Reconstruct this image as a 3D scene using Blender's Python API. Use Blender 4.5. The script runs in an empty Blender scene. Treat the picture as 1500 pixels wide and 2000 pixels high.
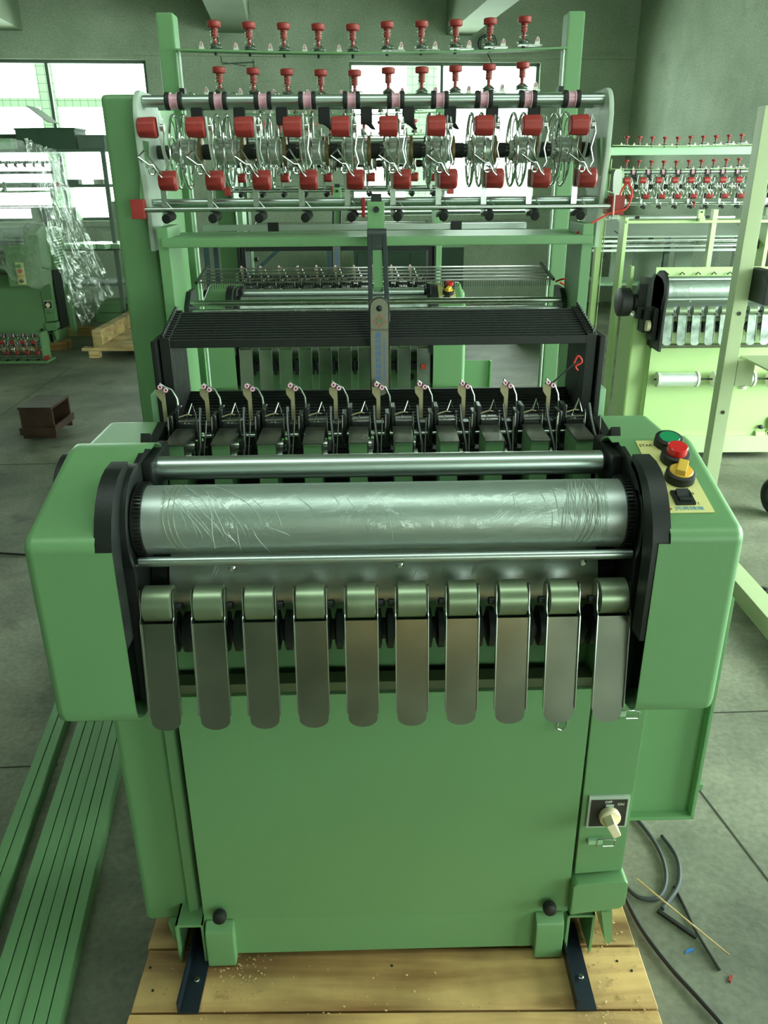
import bpy, bmesh, math, random
from mathutils import Matrix, Vector
random.seed(7)
PI = math.pi
S = bpy.context.scene
COL = S.collection

# ------------------------------------------------------------------ camera
cam_d = bpy.data.cameras.new('camera'); cam = bpy.data.objects.new('camera', cam_d); COL.objects.link(cam)
cam_d.sensor_fit = 'VERTICAL'; cam_d.sensor_height = 36.0; cam_d.lens = 36.0 * 1550 / 2000
cam_d.clip_start = 0.05; cam_d.clip_end = 200
P_, R_ = math.radians(23.0), math.radians(-0.43)
fwd = Vector((0, math.cos(P_), -math.sin(P_))); rt = Vector((1, 0, 0)); up = rt.cross(fwd)
rt2 = rt * math.cos(R_) + up * math.sin(R_); up2 = up * math.cos(R_) - rt * math.sin(R_)
m = Matrix((rt2, up2, -fwd)).transposed().to_4x4(); m.translation = Vector((0, 0, 1.65))
cam.matrix_world = m
S.camera = cam

# ------------------------------------------------------------------ world, lights, exposure
w = bpy.data.worlds.new('world'); S.world = w; w.use_nodes = True
bg = w.node_tree.nodes['Background']
bg.inputs[0].default_value = (0.80, 1.0, 0.87, 1); bg.inputs[1].default_value = 9.0
S.view_settings.view_transform = 'Standard'; S.view_settings.look = 'None'
S.view_settings.gamma = 1.0; S.view_settings.use_curve_mapping = False
S.view_settings.exposure = 0.65

def area(name, loc, target, sx, sy, energy, col=(0.80, 1.0, 0.87)):
    l = bpy.data.lights.new(name, 'AREA'); l.shape = 'RECTANGLE'; l.size = sx; l.size_y = sy
    l.energy = energy; l.color = col
    o = bpy.data.objects.new(name, l); COL.objects.link(o); o.location = loc
    o.rotation_euler = (Vector(target) - Vector(loc)).to_track_quat('-Z', 'Y').to_euler()
    return o
# roof light, front fill behind the photographer, and daylight through the doorway on the right
area('rooflight_above', (0.5, 0.5, 3.66), (0.5, 0.6, 0), 5.5, 0.7, 38)
area('low_fill_behind', (2.0, -4.4, 1.45), (0.3, 1.2, 0.6), 3.6, 1.6, 88)  # added fill for the loom fronts; the wall behind is solid
area('doorway_daylight_right', (5.0, 3.6, 2.0), (0.8, 6.0, 1.2), 3.0, 2.6, 150)


# ------------------------------------------------------------------ materials
def srgb(r, g, b):
    f = lambda c: ((c / 255 + 0.055) / 1.055) ** 2.4 if c > 10 else c / 255 / 12.92
    return (f(r), f(g), f(b))
def mat(name, col, rough=0.5, metal=0.0, var=0.12, scale=6.0, bump=0.0, bscale=60.0, rvar=0.0, coat=0.0, stretch=None, detail=4.0):
    M = bpy.data.materials.new(name); M.use_nodes = True; nt = M.node_tree; n = nt.nodes; L = nt.links
    b = n['Principled BSDF']; b.inputs['Metallic'].default_value = metal; b.inputs['Roughness'].default_value = rough
    if coat: b.inputs['Coat Weight'].default_value = coat; b.inputs['Coat Roughness'].default_value = 0.2
    tc = n.new('ShaderNodeTexCoord'); src = tc.outputs['Object']
    if stretch:
        mp = n.new('ShaderNodeMapping'); mp.inputs['Scale'].default_value = stretch; L.new(src, mp.inputs[0]); src = mp.outputs[0]
    nz = n.new('ShaderNodeTexNoise'); nz.inputs['Scale'].default_value = scale; nz.inputs['Detail'].default_value = detail
    L.new(src, nz.inputs['Vector'])
    cr = n.new('ShaderNodeValToRGB')
    cr.color_ramp.elements[0].position = 0.3; cr.color_ramp.elements[1].position = 0.7
    cr.color_ramp.elements[0].color = (*[c * (1 - var) for c in col], 1)
    cr.color_ramp.elements[1].color = (*[min(1, c * (1 + var)) for c in col], 1)
    L.new(nz.outputs['Fac'], cr.inputs[0]); L.new(cr.outputs[0], b.inputs['Base Color'])
    if rvar:
        mr = n.new('ShaderNodeMapRange'); mr.inputs['To Min'].default_value = max(0, rough - rvar); mr.inputs['To Max'].default_value = rough + rvar
        L.new(nz.outputs['Fac'], mr.inputs['Value']); L.new(mr.outputs[0], b.inputs['Roughness'])
    if bump:
        n2 = n.new('ShaderNodeTexNoise'); n2.inputs['Scale'].default_value = bscale; n2.inputs['Detail'].default_value = 3
        L.new(src, n2.inputs['Vector'])
        bp = n.new('ShaderNodeBump'); bp.inputs['Strength'].default_value = bump; bp.inputs['Distance'].default_value = 0.01
        L.new(n2.outputs['Fac'], bp.inputs['Height']); L.new(bp.outputs[0], b.inputs['Normal'])
    return M
M = {}
M['green'] = mat('green_enamel', srgb(108, 150, 103), 0.42, var=0.03, scale=3, bump=0.03, bscale=300)
M['green_pale'] = mat('pale_green_enamel', srgb(172, 198, 136), 0.4, var=0.04, scale=3)
M['green_light'] = mat('light_green_paint', srgb(158, 196, 160), 0.45, var=0.04)
M['cream_frame'] = mat('cream_green_paint', srgb(178, 190, 150), 0.45, var=0.05)
M['olive'] = mat('olive_grey_metal', srgb(84, 92, 62), 0.5, var=0.1)
M['black'] = mat('black_painted_steel', srgb(15, 19, 19), 0.5, var=0.15, bump=0.05, bscale=200)
M['rubber'] = mat('black_rubber', srgb(20, 22, 22), 0.6, var=0.1)
M['collar'] = mat('dark_grey_plastic', srgb(42, 50, 50), 0.5, var=0.1)
M['steel'] = mat('bright_steel', (0.50, 0.54, 0.51), 0.26, 1.0, var=0.08, scale=30, rvar=0.06)
M['chrome'] = mat('chrome_wire', (0.66, 0.70, 0.67), 0.16, 1.0, var=0.05)
M['brushed'] = mat('brushed_aluminium', (0.52, 0.58, 0.56), 0.34, 1.0, var=0.06, scale=14, rvar=0.05, stretch=(0.3, 3, 3))
M['chute'] = mat('polished_stainless', (0.36, 0.38, 0.34), 0.2, 1.0, var=0.16, scale=9, rvar=0.08, detail=2)
M['chute_side'] = mat('cut_steel_edge', (0.42, 0.45, 0.42), 0.3, 1.0, var=0.05)
M['lid'] = mat('oiled_steel', (0.20, 0.20, 0.17), 0.34, 0.9, var=0.35, scale=25, rvar=0.1)
M['darksteel'] = mat('dark_steel', (0.06, 0.065, 0.062), 0.3, 0.8, var=0.3, scale=30)
M['red'] = mat('red_plastic', srgb(152, 46, 42), 0.5, var=0.12, scale=40, bump=0.1, bscale=90)
M['redglass'] = mat('red_button_cap', srgb(214, 34, 38), 0.25, var=0.02, coat=0.5)
M['greenbtn'] = mat('green_button_cap', srgb(30, 140, 92), 0.25, var=0.03, coat=0.5)
M['yellow'] = mat('yellow_plastic', srgb(222, 176, 70), 0.4, var=0.03)
M['pink'] = mat('pink_ceramic', srgb(214, 160, 178), 0.3, var=0.04, coat=0.3)
M['brass'] = mat('bronze_gear', srgb(134, 112, 76), 0.45, 0.6, var=0.15, scale=40)
M['hub'] = mat('cast_hub', (0.50, 0.53, 0.48), 0.42, 0.7, var=0.12, scale=30)
M['sticker'] = mat('cream_sticker', srgb(222, 214, 146), 0.45, var=0.02)
M['ink'] = mat('black_ink', srgb(40, 38, 30), 0.6, var=0.0)
M['blueink'] = mat('blue_print', srgb(36, 104, 178), 0.5, var=0.0)
M['ltblue'] = mat('light_blue_print', srgb(104, 160, 180), 0.5, var=0.0)
M['redink'] = mat('red_print', srgb(176, 66, 56), 0.5, var=0.0)
M['greenink'] = mat('green_print', srgb(40, 110, 60), 0.5, var=0.0)
M['white'] = mat('white_plastic', srgb(226, 224, 212), 0.4, var=0.03)
M['ivory'] = mat('ivory_plastic', srgb(232, 216, 184), 0.4, var=0.05, scale=20)
M['nameplate'] = mat('name_plate_steel', (0.25, 0.25, 0.20), 0.4, 0.85, var=0.05)
M['flag'] = mat('zinc_plate', srgb(168, 156, 124), 0.42, 0.4, var=0.08, scale=30)
M['drum'] = mat('matt_bronzed_roller', (0.27, 0.33, 0.22), 0.36, 0.75, var=0.12, scale=5, rvar=0.04, stretch=(4, 1, 1))
M['roller'] = mat('satin_aluminium_roller', (0.50, 0.545, 0.53), 0.42, 0.8, var=0.05, scale=40, bump=0.05, bscale=500, stretch=(0.5, 2, 2))
M['plate_grey'] = mat('pale_grey_paint', srgb(176, 190, 176), 0.45, var=0.06, scale=10)
M['redwire'] = mat('red_wire', srgb(206, 48, 34), 0.4, var=0.04)
M['cable'] = mat('grey_black_cable', srgb(52, 60, 62), 0.55, var=0.1)
M['brownbox'] = mat('oil_dark_wood', srgb(62, 42, 34), 0.45, var=0.3, scale=12, bump=0.1)
M['carton'] = mat('grey_green_board', srgb(150, 164, 146), 0.7, var=0.08, scale=4)
M['shelfgrey'] = mat('grey_green_metal', srgb(96, 112, 100), 0.55, var=0.12, scale=5)
M['darkgreen'] = mat('dark_green_cabinet', srgb(58, 84, 66), 0.55, var=0.1)
M['blueframe'] = mat('blue_grey_paint', srgb(70, 96, 106), 0.5, var=0.1)
M['tin'] = mat('bright_aluminium_sheet', (0.8, 0.86, 0.82), 0.35, 0.6, var=0.06)
M['orangered'] = mat('orange_red_patch', srgb(228, 66, 48), 0.5, var=0.03)
M['blueblack'] = mat('blue_black_steel', srgb(34, 42, 52), 0.4, 0.3, var=0.1)
M['green_old'] = mat('olive_green_enamel', srgb(104, 140, 96), 0.5, var=0.06, scale=3)
M['tin_soft'] = mat('wrapped_stainless', (0.26, 0.31, 0.27), 0.32, 0.9, var=0.35, scale=20, rvar=0.1)
M['joint'] = mat('joint_dirt', srgb(58, 58, 48), 0.9, var=0.2)
M['ceil'] = mat('painted_ceiling', srgb(138, 152, 130), 0.85, var=0.06, scale=2)

def concrete(name, c0, c1, c2, joints=False):
    Mt = bpy.data.materials.new(name); Mt.use_nodes = True; nt = Mt.node_tree; n = nt.nodes; L = nt.links
    b = n['Principled BSDF']
    tc = n.new('ShaderNodeTexCoord')
    a = n.new('ShaderNodeTexNoise'); a.inputs['Scale'].default_value = 1.3; a.inputs['Detail'].default_value = 8; a.inputs['Roughness'].default_value = 0.62
    L.new(tc.outputs['Object'], a.inputs['Vector'])
    cr = n.new('ShaderNodeValToRGB'); e = cr.color_ramp.elements
    e[0].position = 0.34; e[0].color = (*c0, 1); e[1].position = 0.66; e[1].color = (*c2, 1)
    k = e.new(0.5); k.color = (*c1, 1); L.new(a.outputs['Fac'], cr.inputs[0])
    f = n.new('ShaderNodeTexNoise'); f.inputs['Scale'].default_value = 55; f.inputs['Detail'].default_value = 5; L.new(tc.outputs['Object'], f.inputs['Vector'])
    mr = n.new('ShaderNodeMapRange'); mr.inputs['From Min'].default_value = 0.3; mr.inputs['From Max'].default_value = 0.7
    mr.inputs['To Min'].default_value = 0.8; mr.inputs['To Max'].default_value = 1.15; L.new(f.outputs['Fac'], mr.inputs['Value'])
    mx = n.new('ShaderNodeMix'); mx.data_type = 'RGBA'; mx.blend_type = 'MULTIPLY'; mx.inputs['Factor'].default_value = 1.0
    L.new(cr.outputs[0], mx.inputs['A']); L.new(mr.outputs[0], mx.inputs['B'])
    out = mx.outputs['Result']
    # dark spots of old oil
    v = n.new('ShaderNodeTexNoise'); v.inputs['Scale'].default_value = 4.5; v.inputs['Detail'].default_value = 2; L.new(tc.outputs['Object'], v.inputs['Vector'])
    r2 = n.new('ShaderNodeMapRange'); r2.inputs['From Min'].default_value = 0.62; r2.inputs['From Max'].default_value = 0.74
    r2.inputs['To Min'].default_value = 1.0; r2.inputs['To Max'].default_value = 0.6 if joints else 0.88; L.new(v.outputs['Fac'], r2.inputs['Value'])
    m2 = n.new('ShaderNodeMix'); m2.data_type = 'RGBA'; m2.blend_type = 'MULTIPLY'; m2.inputs['Factor'].default_value = 1.0
    L.new(out, m2.inputs['A']); L.new(r2.outputs[0], m2.inputs['B']); out = m2.outputs['Result']
    L.new(out, b.inputs['Base Color'])
    b.inputs['Roughness'].default_value = 0.62 if joints else 0.85
    bp = n.new('ShaderNodeBump'); bp.inputs['Strength'].default_value = 0.25; bp.inputs['Distance'].default_value = 0.004
    L.new(f.outputs['Fac'], bp.inputs['Height']); L.new(bp.outputs[0], b.inputs['Normal'])
    return Mt
M['floor'] = concrete('oil_stained_concrete', srgb(84, 86, 74), srgb(116, 118, 102), srgb(146, 146, 128), True)
M['wall'] = concrete('stained_plaster', srgb(156, 170, 148), srgb(172, 184, 162), srgb(184, 194, 174))

def wood(name, c0, c1, sc=(0.8, 9, 9)):
    Mt = bpy.data.materials.new(name); Mt.use_nodes = True; nt = Mt.node_tree; n = nt.nodes; L = nt.links
    b = n['Principled BSDF']; tc = n.new('ShaderNodeTexCoord'); mp = n.new('ShaderNodeMapping'); mp.inputs['Scale'].default_value = sc
    oi = n.new('ShaderNodeObjectInfo'); ad = n.new('ShaderNodeVectorMath'); ad.operation = 'ADD'
    mu = n.new('ShaderNodeMath'); mu.operation = 'MULTIPLY'; mu.inputs[1].default_value = 37.0
    L.new(oi.outputs['Random'], mu.inputs[0]); L.new(mu.outputs[0], ad.inputs[1]); L.new(tc.outputs['Object'], ad.inputs[0])
    L.new(ad.outputs[0], mp.inputs[0])
    a = n.new('ShaderNodeTexNoise'); a.inputs['Scale'].default_value = 2.2; a.inputs['Detail'].default_value = 8; a.inputs['Distortion'].default_value = 0.5
    L.new(mp.outputs[0], a.inputs['Vector'])
    cr = n.new('ShaderNodeValToRGB'); e = cr.color_ramp.elements
    e[0].position = 0.32; e[0].color = (*c0, 1); e[1].position = 0.62; e[1].color = (*c1, 1); L.new(a.outputs['Fac'], cr.inputs[0])
    bl = n.new('ShaderNodeTexNoise'); bl.inputs['Scale'].default_value = 5.0; bl.inputs['Detail'].default_value = 4; L.new(ad.outputs[0], bl.inputs['Vector'])
    mr = n.new('ShaderNodeMapRange'); mr.inputs['From Min'].default_value = 0.35; mr.inputs['From Max'].default_value = 0.65
    mr.inputs['To Min'].default_value = 0.62; mr.inputs['To Max'].default_value = 1.1; L.new(bl.outputs['Fac'], mr.inputs['Value'])
    mx = n.new('ShaderNodeMix'); mx.data_type = 'RGBA'; mx.blend_type = 'MULTIPLY'; mx.inputs['Factor'].default_value = 1.0
    L.new(cr.outputs[0], mx.inputs['A']); L.new(mr.outputs[0], mx.inputs['B'])
    L.new(mx.outputs['Result'], b.inputs['Base Color']); b.inputs['Roughness'].default_value = 0.6
    bp = n.new('ShaderNodeBump'); bp.inputs['Strength'].default_value = 0.3; bp.inputs['Distance'].default_value = 0.003
    L.new(a.outputs['Fac'], bp.inputs['Height']); L.new(bp.outputs[0], b.inputs['Normal'])
    return Mt
M['pine'] = wood('pine_plank', srgb(140, 96, 52), srgb(212, 172, 112), (0.7, 7, 7))
M['pine_pale'] = wood('pale_pine', srgb(176, 140, 88), srgb(222, 194, 142))

def tiles():
    Mt = bpy.data.materials.new('exterior_tile'); Mt.use_nodes = True; nt = Mt.node_tree; n = nt.nodes; L = nt.links
    b = n['Principled BSDF']; tc = n.new('ShaderNodeTexCoord'); sp = n.new('ShaderNodeSeparateXYZ'); cb = n.new('ShaderNodeCombineXYZ')
    L.new(tc.outputs['Object'], sp.inputs[0]); L.new(sp.outputs['X'], cb.inputs['X']); L.new(sp.outputs['Z'], cb.inputs['Y'])
    t = n.new('ShaderNodeTexBrick'); t.offset = 0; t.inputs['Scale'].default_value = 1.0
    t.inputs['Brick Width'].default_value = 0.1; t.inputs['Row Height'].default_value = 0.1; t.inputs['Mortar Size'].default_value = 0.004
    t.inputs['Color1'].default_value = (0.50, 0.60, 0.52, 1); t.inputs['Color2'].default_value = (0.46, 0.57, 0.49, 1); t.inputs['Mortar'].default_value = (0.2, 0.28, 0.22, 1)
    L.new(cb.outputs[0], t.inputs['Vector']); L.new(t.outputs['Color'], b.inputs['Base Color']); b.inputs['Roughness'].default_value = 0.4
    return Mt
M['tile'] = tiles()
def film(name, dens=0.35):
    Mt = bpy.data.materials.new(name); Mt.use_nodes = True; nt = Mt.node_tree; n = nt.nodes; L = nt.links
    for x in list(n):
        if x.type == 'BSDF_PRINCIPLED': n.remove(x)
    out = n['Material Output']; tr = n.new('ShaderNodeBsdfTransparent'); tr.inputs[0].default_value = (0.93, 0.96, 0.94, 1)
    g = n.new('ShaderNodeBsdfGlossy'); g.inputs['Roughness'].default_value = 0.12; g.inputs['Color'].default_value = (0.9, 0.95, 0.92, 1)
    d = n.new('ShaderNodeBsdfTranslucent'); d.inputs[0].default_value = (0.8, 0.86, 0.8, 1)
    d2 = n.new('ShaderNodeMixShader'); d2.inputs[0].default_value = 0.45; L.new(g.outputs[0], d2.inputs[1]); L.new(d.outputs[0], d2.inputs[2])
    tc = n.new('ShaderNodeTexCoord'); nz = n.new('ShaderNodeTexNoise'); nz.inputs['Scale'].default_value = 9; nz.inputs['Detail'].default_value = 6; nz.inputs['Distortion'].default_value = 1.5
    L.new(tc.outputs['Object'], nz.inputs['Vector'])
    mr = n.new('ShaderNodeMapRange'); mr.inputs['From Min'].default_value = 0.35; mr.inputs['From Max'].default_value = 0.7
    mr.inputs['To Min'].default_value = dens * 0.4; mr.inputs['To Max'].default_value = dens * 1.7; L.new(nz.outputs['Fac'], mr.inputs['Value'])
    mx = n.new('ShaderNodeMixShader'); L.new(mr.outputs[0], mx.inputs[0]); L.new(tr.outputs[0], mx.inputs[1]); L.new(d2.outputs[0], mx.inputs[2])
    bp = n.new('ShaderNodeBump'); bp.inputs['Strength'].default_value = 0.8; bp.inputs['Distance'].default_value = 0.02
    L.new(nz.outputs['Fac'], bp.inputs['Height']); L.new(bp.outputs[0], g.inputs['Normal'])
    L.new(mx.outputs[0], out.inputs['Surface'])
    return Mt
M['film'] = film('clear_plastic_film', 0.34)
M['wrap'] = film('thin_clear_wrap', 0.12)

# ------------------------------------------------------------------ mesh helpers
def lerp(a, b, t): return a + (b - a) * t
class MB:
    def __init__(s): s.v = []; s.f = []
    def add(s, vs, fs):
        b = len(s.v); s.v += [tuple(v) for v in vs]; s.f += [tuple(b + i for i in f) for f in fs]; return s
    def box(s, x0, x1, y0, y1, z0, z1, rot=None, piv=None):
        vs = [Vector((x, y, z)) for x in (x0, x1) for y in (y0, y1) for z in (z0, z1)]
        if rot is not None:
            p = Vector(piv) if piv else Vector(((x0 + x1) / 2, (y0 + y1) / 2, (z0 + z1) / 2))
            vs = [rot @ (v - p) + p for v in vs]
        return s.add(vs, [(0, 1, 3, 2), (4, 6, 7, 5), (0, 4, 5, 1), (2, 3, 7, 6), (0, 2, 6, 4), (1, 5, 7, 3)])
    def frame(s, d):
        d = d.normalized(); a = Vector((0, 0, 1)) if abs(d.z) < 0.9 else Vector((1, 0, 0))
        u = d.cross(a).normalized(); return u, d.cross(u).normalized()
    def lathe(s, prof, p0, axis, n=20, cap=True):
        p0 = Vector(p0); d = Vector(axis).normalized(); u, v = s.frame(d); vs = []; fs = []
        for t, r in prof:
            for i in range(n):
                a = 2 * PI * i / n; vs.append(p0 + d * t + (u * math.cos(a) + v * math.sin(a)) * r)
        for k in range(len(prof) - 1):
            for i in range(n):
                j = (i + 1) % n; fs.append((k * n + i, k * n + j, (k + 1) * n + j, (k + 1) * n + i))
        if cap: fs.append(tuple(range(n))[::-1]); fs.append(tuple((len(prof) - 1) * n + i for i in range(n)))
        return s.add(vs, fs)
    def cyl(s, p0, p1, r, n=16, r1=None):
        p0 = Vector(p0); p1 = Vector(p1); L = (p1 - p0).length
        return s.lathe([(0, r), (L, r if r1 is None else r1)], p0, p1 - p0, n)
    def xcyl(s, x0, x1, y, z, r, n=20, r1=None): return s.cyl((x0, y, z), (x1, y, z), r, n, r1)
    def tube(s, pts, r, n=6, closed=False):
        pts = [Vector(p) for p in pts]; N = len(pts); vs = []; fs = []; pu = None
        for k in range(N):
            if closed: t = pts[(k + 1) % N] - pts[k - 1]
            else: t = pts[min(k + 1, N - 1)] - pts[max(k - 1, 0)]
            t.normalize()
            if pu is None: u, _ = s.frame(t)
            else:
                u = pu - t * pu.dot(t)
                u = u.normalized() if u.length > 1e-6 else s.frame(t)[0]
            pu = u; v = t.cross(u)
            rr = r[k] if isinstance(r, (list, tuple)) else r
            for i in range(n):
                a = 2 * PI * i / n; vs.append(pts[k] + (u * math.cos(a) + v * math.sin(a)) * rr)
        for k in range(N if closed else N - 1):
            k2 = (k + 1) % N
            for i in range(n):
                j = (i + 1) % n; fs.append((k * n + i, k * n + j, k2 * n + j, k2 * n + i))
        if not closed: fs.append(tuple(range(n))[::-1]); fs.append(tuple((N - 1) * n + i for i in range(n)))
        return s.add(vs, fs)
    def ring(s, c, axis, R, r, n=28, m=6):
        c = Vector(c); d = Vector(axis).normalized(); u, v = s.frame(d)
        return s.tube([c + (u * math.cos(2 * PI * i / n) + v * math.sin(2 * PI * i / n)) * R for i in range(n)], r, m, True)
    def prism(s, pts, plane, a0, a1):
        n = len(pts)
        def P(p, a):
            if plane == 'yz': return (a, p[0], p[1])
            if plane == 'xz': return (p[0], a, p[1])
            return (p[0], p[1], a)
        vs = [P(p, a0) for p in pts] + [P(p, a1) for p in pts]
        fs = [tuple(range(n)), tuple(range(2 * n - 1, n - 1, -1))] + [(i, i + n, (i + 1) % n + n, (i + 1) % n) for i in range(n)]
        return s.add(vs, fs)
    def build(s, name, mt, parent=None, bevel=0, seg=2, loc=(0, 0, 0), ang=40, rotz=0):
        me = bpy.data.meshes.new(name); bm = bmesh.new()
        bv = [bm.verts.new(v) for v in s.v]
        for f in s.f:
            try: bm.faces.new([bv[i] for i in f])
            except ValueError: pass
        bmesh.ops.recalc_face_normals(bm, faces=bm.faces)
        if bevel:
            es = [e for e in bm.edges if len(e.link_faces) == 2 and e.calc_face_angle(0) > math.radians(30)]
            bmesh.ops.bevel(bm, geom=es, offset=bevel, segments=seg, profile=0.6, affect='EDGES', clamp_overlap=True)
        for f in bm.faces: f.smooth = True
        bm.to_mesh(me); bm.free()
        me.set_sharp_from_angle(angle=math.radians(ang))
        me.materials.append(M[mt] if isinstance(mt, str) else mt)
        o = bpy.data.objects.new(name, me); COL.objects.link(o); o.location = loc; o.rotation_euler.z = rotz
        if bevel:
            wn = o.modifiers.new('normals', 'WEIGHTED_NORMAL'); wn.keep_sharp = True; wn.weight = 100
        if parent: o.parent = parent
        return o
def tag(o, label=None, cat=None, group=None, kind=None):
    if label: o['label'] = label
    if cat: o['category'] = cat
    if group: o['group'] = group
    if kind: o['kind'] = kind
    return o
def empty(name, loc=(0, 0, 0), rz=0, parent=None):
    o = bpy.data.objects.new(name, None); COL.objects.link(o); o.location = loc; o.rotation_euler.z = rz
    o.empty_display_size = 0.05
    if parent: o.parent = parent
    return o
def copy_tree(o, parent=None, off=None, skip=(), remap=None):
    c = o.copy(); COL.objects.link(c); c.parent = parent
    if off is not None: c.location = Vector(o.location) + Vector(off)
    if remap and o.type == 'MESH' and o.data.materials and o.data.materials[0] in remap:
        c.material_slots[0].link = 'OBJECT'; c.material_slots[0].material = remap[o.data.materials[0]]
    for ch in list(o.children):
        if ch.name.split('.')[0] in skip: continue
        copy_tree(ch, c, None, skip, remap)
    return c
def repeat(o, offs):
    for d in offs: copy_tree(o, o.parent, d)
def text(name, body, mt, parent, size, matrix, sx=1.0, align='CENTER', depth=0.0002, label=None):
    c = bpy.data.curves.new(name, 'FONT'); c.body = body; c.size = size; c.align_x = align; c.align_y = 'CENTER'; c.extrude = depth
    c.resolution_u = 2
    t = bpy.data.objects.new(name + '_tmp', c); COL.objects.link(t)
    bpy.context.view_layer.update()
    me = bpy.data.meshes.new_from_object(t.evaluated_get(bpy.context.evaluated_depsgraph_get()))
    bpy.data.objects.remove(t)
    me.name = name
    me.transform(Matrix.Diagonal((sx, 1, 1, 1))); me.transform(matrix)
    me.materials.clear(); me.materials.append(M[mt])
    o = bpy.data.objects.new(name, me); COL.objects.link(o); o.parent = parent
    if label: o['label'] = label
    return o
RX = lambda a: Matrix.Rotation(math.radians(a), 3, 'X')
RY = lambda a: Matrix.Rotation(math.radians(a), 3, 'Y')
RZ = lambda a: Matrix.Rotation(math.radians(a), 3, 'Z')

# ------------------------------------------------------------------ the setting
fl = MB().box(-9, 12, -7, 13, -0.1, 0).build('floor', 'floor'); tag(fl, kind='structure')
BR = math.radians(6.5)
bldg = (0, 11, 0)
def bb(o):
    o.location = (0, 11, 0); o.rotation_euler.z = BR; return o
wm = MB()   # back wall, cut around its two windows
for (u0, u1, z0, z1) in ((-9, -6.2, 0, 4), (-6.2, -2.79, 0, 1.15), (-6.2, -2.79, 2.92, 4), (-2.79, -0.385, 0, 4),
                         (-0.385, 2.0, 0, 1.17), (-0.385, 2.0, 2.92, 4), (2.0, 3.5, 0, 4)):
    wm.box(u0, u1, 0, 0.24, z0, z1)
bb(tag(wm.build('wall_back', 'wall'), kind='structure'))
bb(tag(MB().box(-9, 3.2, -0.04, 0, 2.96, 3.0).build('trim_1', 'wall'), kind='structure'))
bb(tag(MB().box(-0.45, 2.06, -0.05, 0.05, 1.10, 1.17).build('trim_2', 'wall', bevel=0.004), kind='structure'))
bb(tag(MB().box(-6.2, -2.72, -0.05, 0.05, 1.08, 1.15).build('trim_3', 'wall', bevel=0.004), kind='structure'))
bb(tag(MB().box(3.22, 3.46, -6.2, 0.0, 0, 4).build('wall_right', 'wall'), kind='structure'))
tag(MB().box(-9, -8.8, -4.8, 12, 0, 4).build('wall_left', 'wall'), kind='structure')
fw = MB()
fw.box(-9, 5.4, -4.8, -4.55, 0, 4)
fw.box(5.15, 5.4, -4.55, -1.5, 0, 4)
fw.box(5.15, 5.4, -1.5, 4.6, 2.9, 4)
fw.box(5.15, 5.4, 4.6, 6.5, 0, 4)
tag(fw.build('wall_front', 'wall'), kind='structure')
ce = MB().box(-9, 5.4, -4.8, 13.0, 3.72, 3.9).build('ceiling', 'ceil'); tag(ce, kind='structure')
for i, (u0, u1, zb) in enumerate(((-1.93, -1.54, 3.20), (0.80, 1.12, 3.20), (-4.5, -4.12, 3.2))):
    b = MB().box(u0, u1, -9.5, 0, zb, 3.9).build('ceiling_beam', 'ceil', ce, bevel=0.01)
    b.location = (0, 11, 0); b.rotation_euler.z = BR
# windows
def window(name, u0, u1, z0, z1, mull, rails):
    f = MB(); t = 0.035
    f.box(u0, u1, 0.06, 0.12, z0, z0 + t).box(u0, u1, 0.06, 0.12, z1 - t, z1).box(u0, u0 + t, 0.06, 0.12, z0, z1).box(u1 - t, u1, 0.06, 0.12, z0, z1)
    o = tag(bb(f.build(name, 'shelfgrey')), kind='structure')
    for u in mull:
        q = MB().box(u - 0.018, u + 0.018, 0.065, 0.115, z0 + t, z1 - t).build('mullion', 'shelfgrey', o)
    for z in rails:
        q = MB().box(u0 + t, u1 - t, 0.067, 0.113, z - 0.018, z + 0.018).build('glazing_bar', 'shelfgrey', o)
    return o
window('window_1', -6.2, -2.79, 1.15, 2.92, (-3.94, -5.1), ())
window('window_2', -0.385, 2.0, 1.17, 2.92, (0.77,), ())
# tiled balcony column and beam outside
e1 = empty('exterior_colonnade', (0, 11, 0), BR)
tag(e1, 'white-tiled concrete columns and cross beam standing outside the windows', 'colonnade')
MB().box(-4.42, -4.2, 1.4, 1.65, -0.5, 4.2).build('column', 'tile', e1)
MB().box(0.52, 0.95, 1.4, 1.65, -0.5, 4.2).build('column', 'tile', e1)
MB().box(-7.5, -2.6, 1.42, 1.62, 2.52, 2.63).build('cross_beam', 'tile', e1)
MB().box(-9, 6, 1.2, 1.9, -0.62, -0.5).build('base_slab', 'wall', e1)
# conduit and junction box on the back wall
cj = empty('wall_conduit', (0, 11, 0), BR); tag(cj, 'small square junction box with thin conduit on the back wall between the windows', 'junction box')
MB().box(-1.52, -1.28, -0.03, 0, 2.70, 2.93).build('junction_box', 'wall', cj, bevel=0.004)
MB().tube([(-1.9, -0.012, 2.88), (-1.52, -0.012, 2.90)], 0.008).tube([(-1.95, -0.012, 3.4), (-1.9, -0.012, 2.9), (-1.62, -0.012, 2.86)], 0.006).build('conduit', 'shelfgrey', cj)
# bundle of wire hanging at the right beam
bw = MB(); random.seed(3)
for k in range(5):
    bw.ring((1.25 + 0.02 * k - 0.04, -0.15, 3.1), (0.3 * k - .6, 1, 0.2), 0.07 + 0.008 * k, 0.006, 16, 5)
bw.tube([(1.26, -0.15, 3.17), (1.3, -0.15, 3.45), (1.33, -0.14, 3.72)], 0.006).tube([(1.25, -0.15, 3.05), (1.33, -0.15, 2.92), (1.34, -0.15, 2.86)], 0.008)
o = bw.build('hanging_cable_bundle', 'cable'); bb(o); tag(o, 'dark tangled cable bundle hanging from the ceiling beam above the right window', 'cable')

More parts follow.
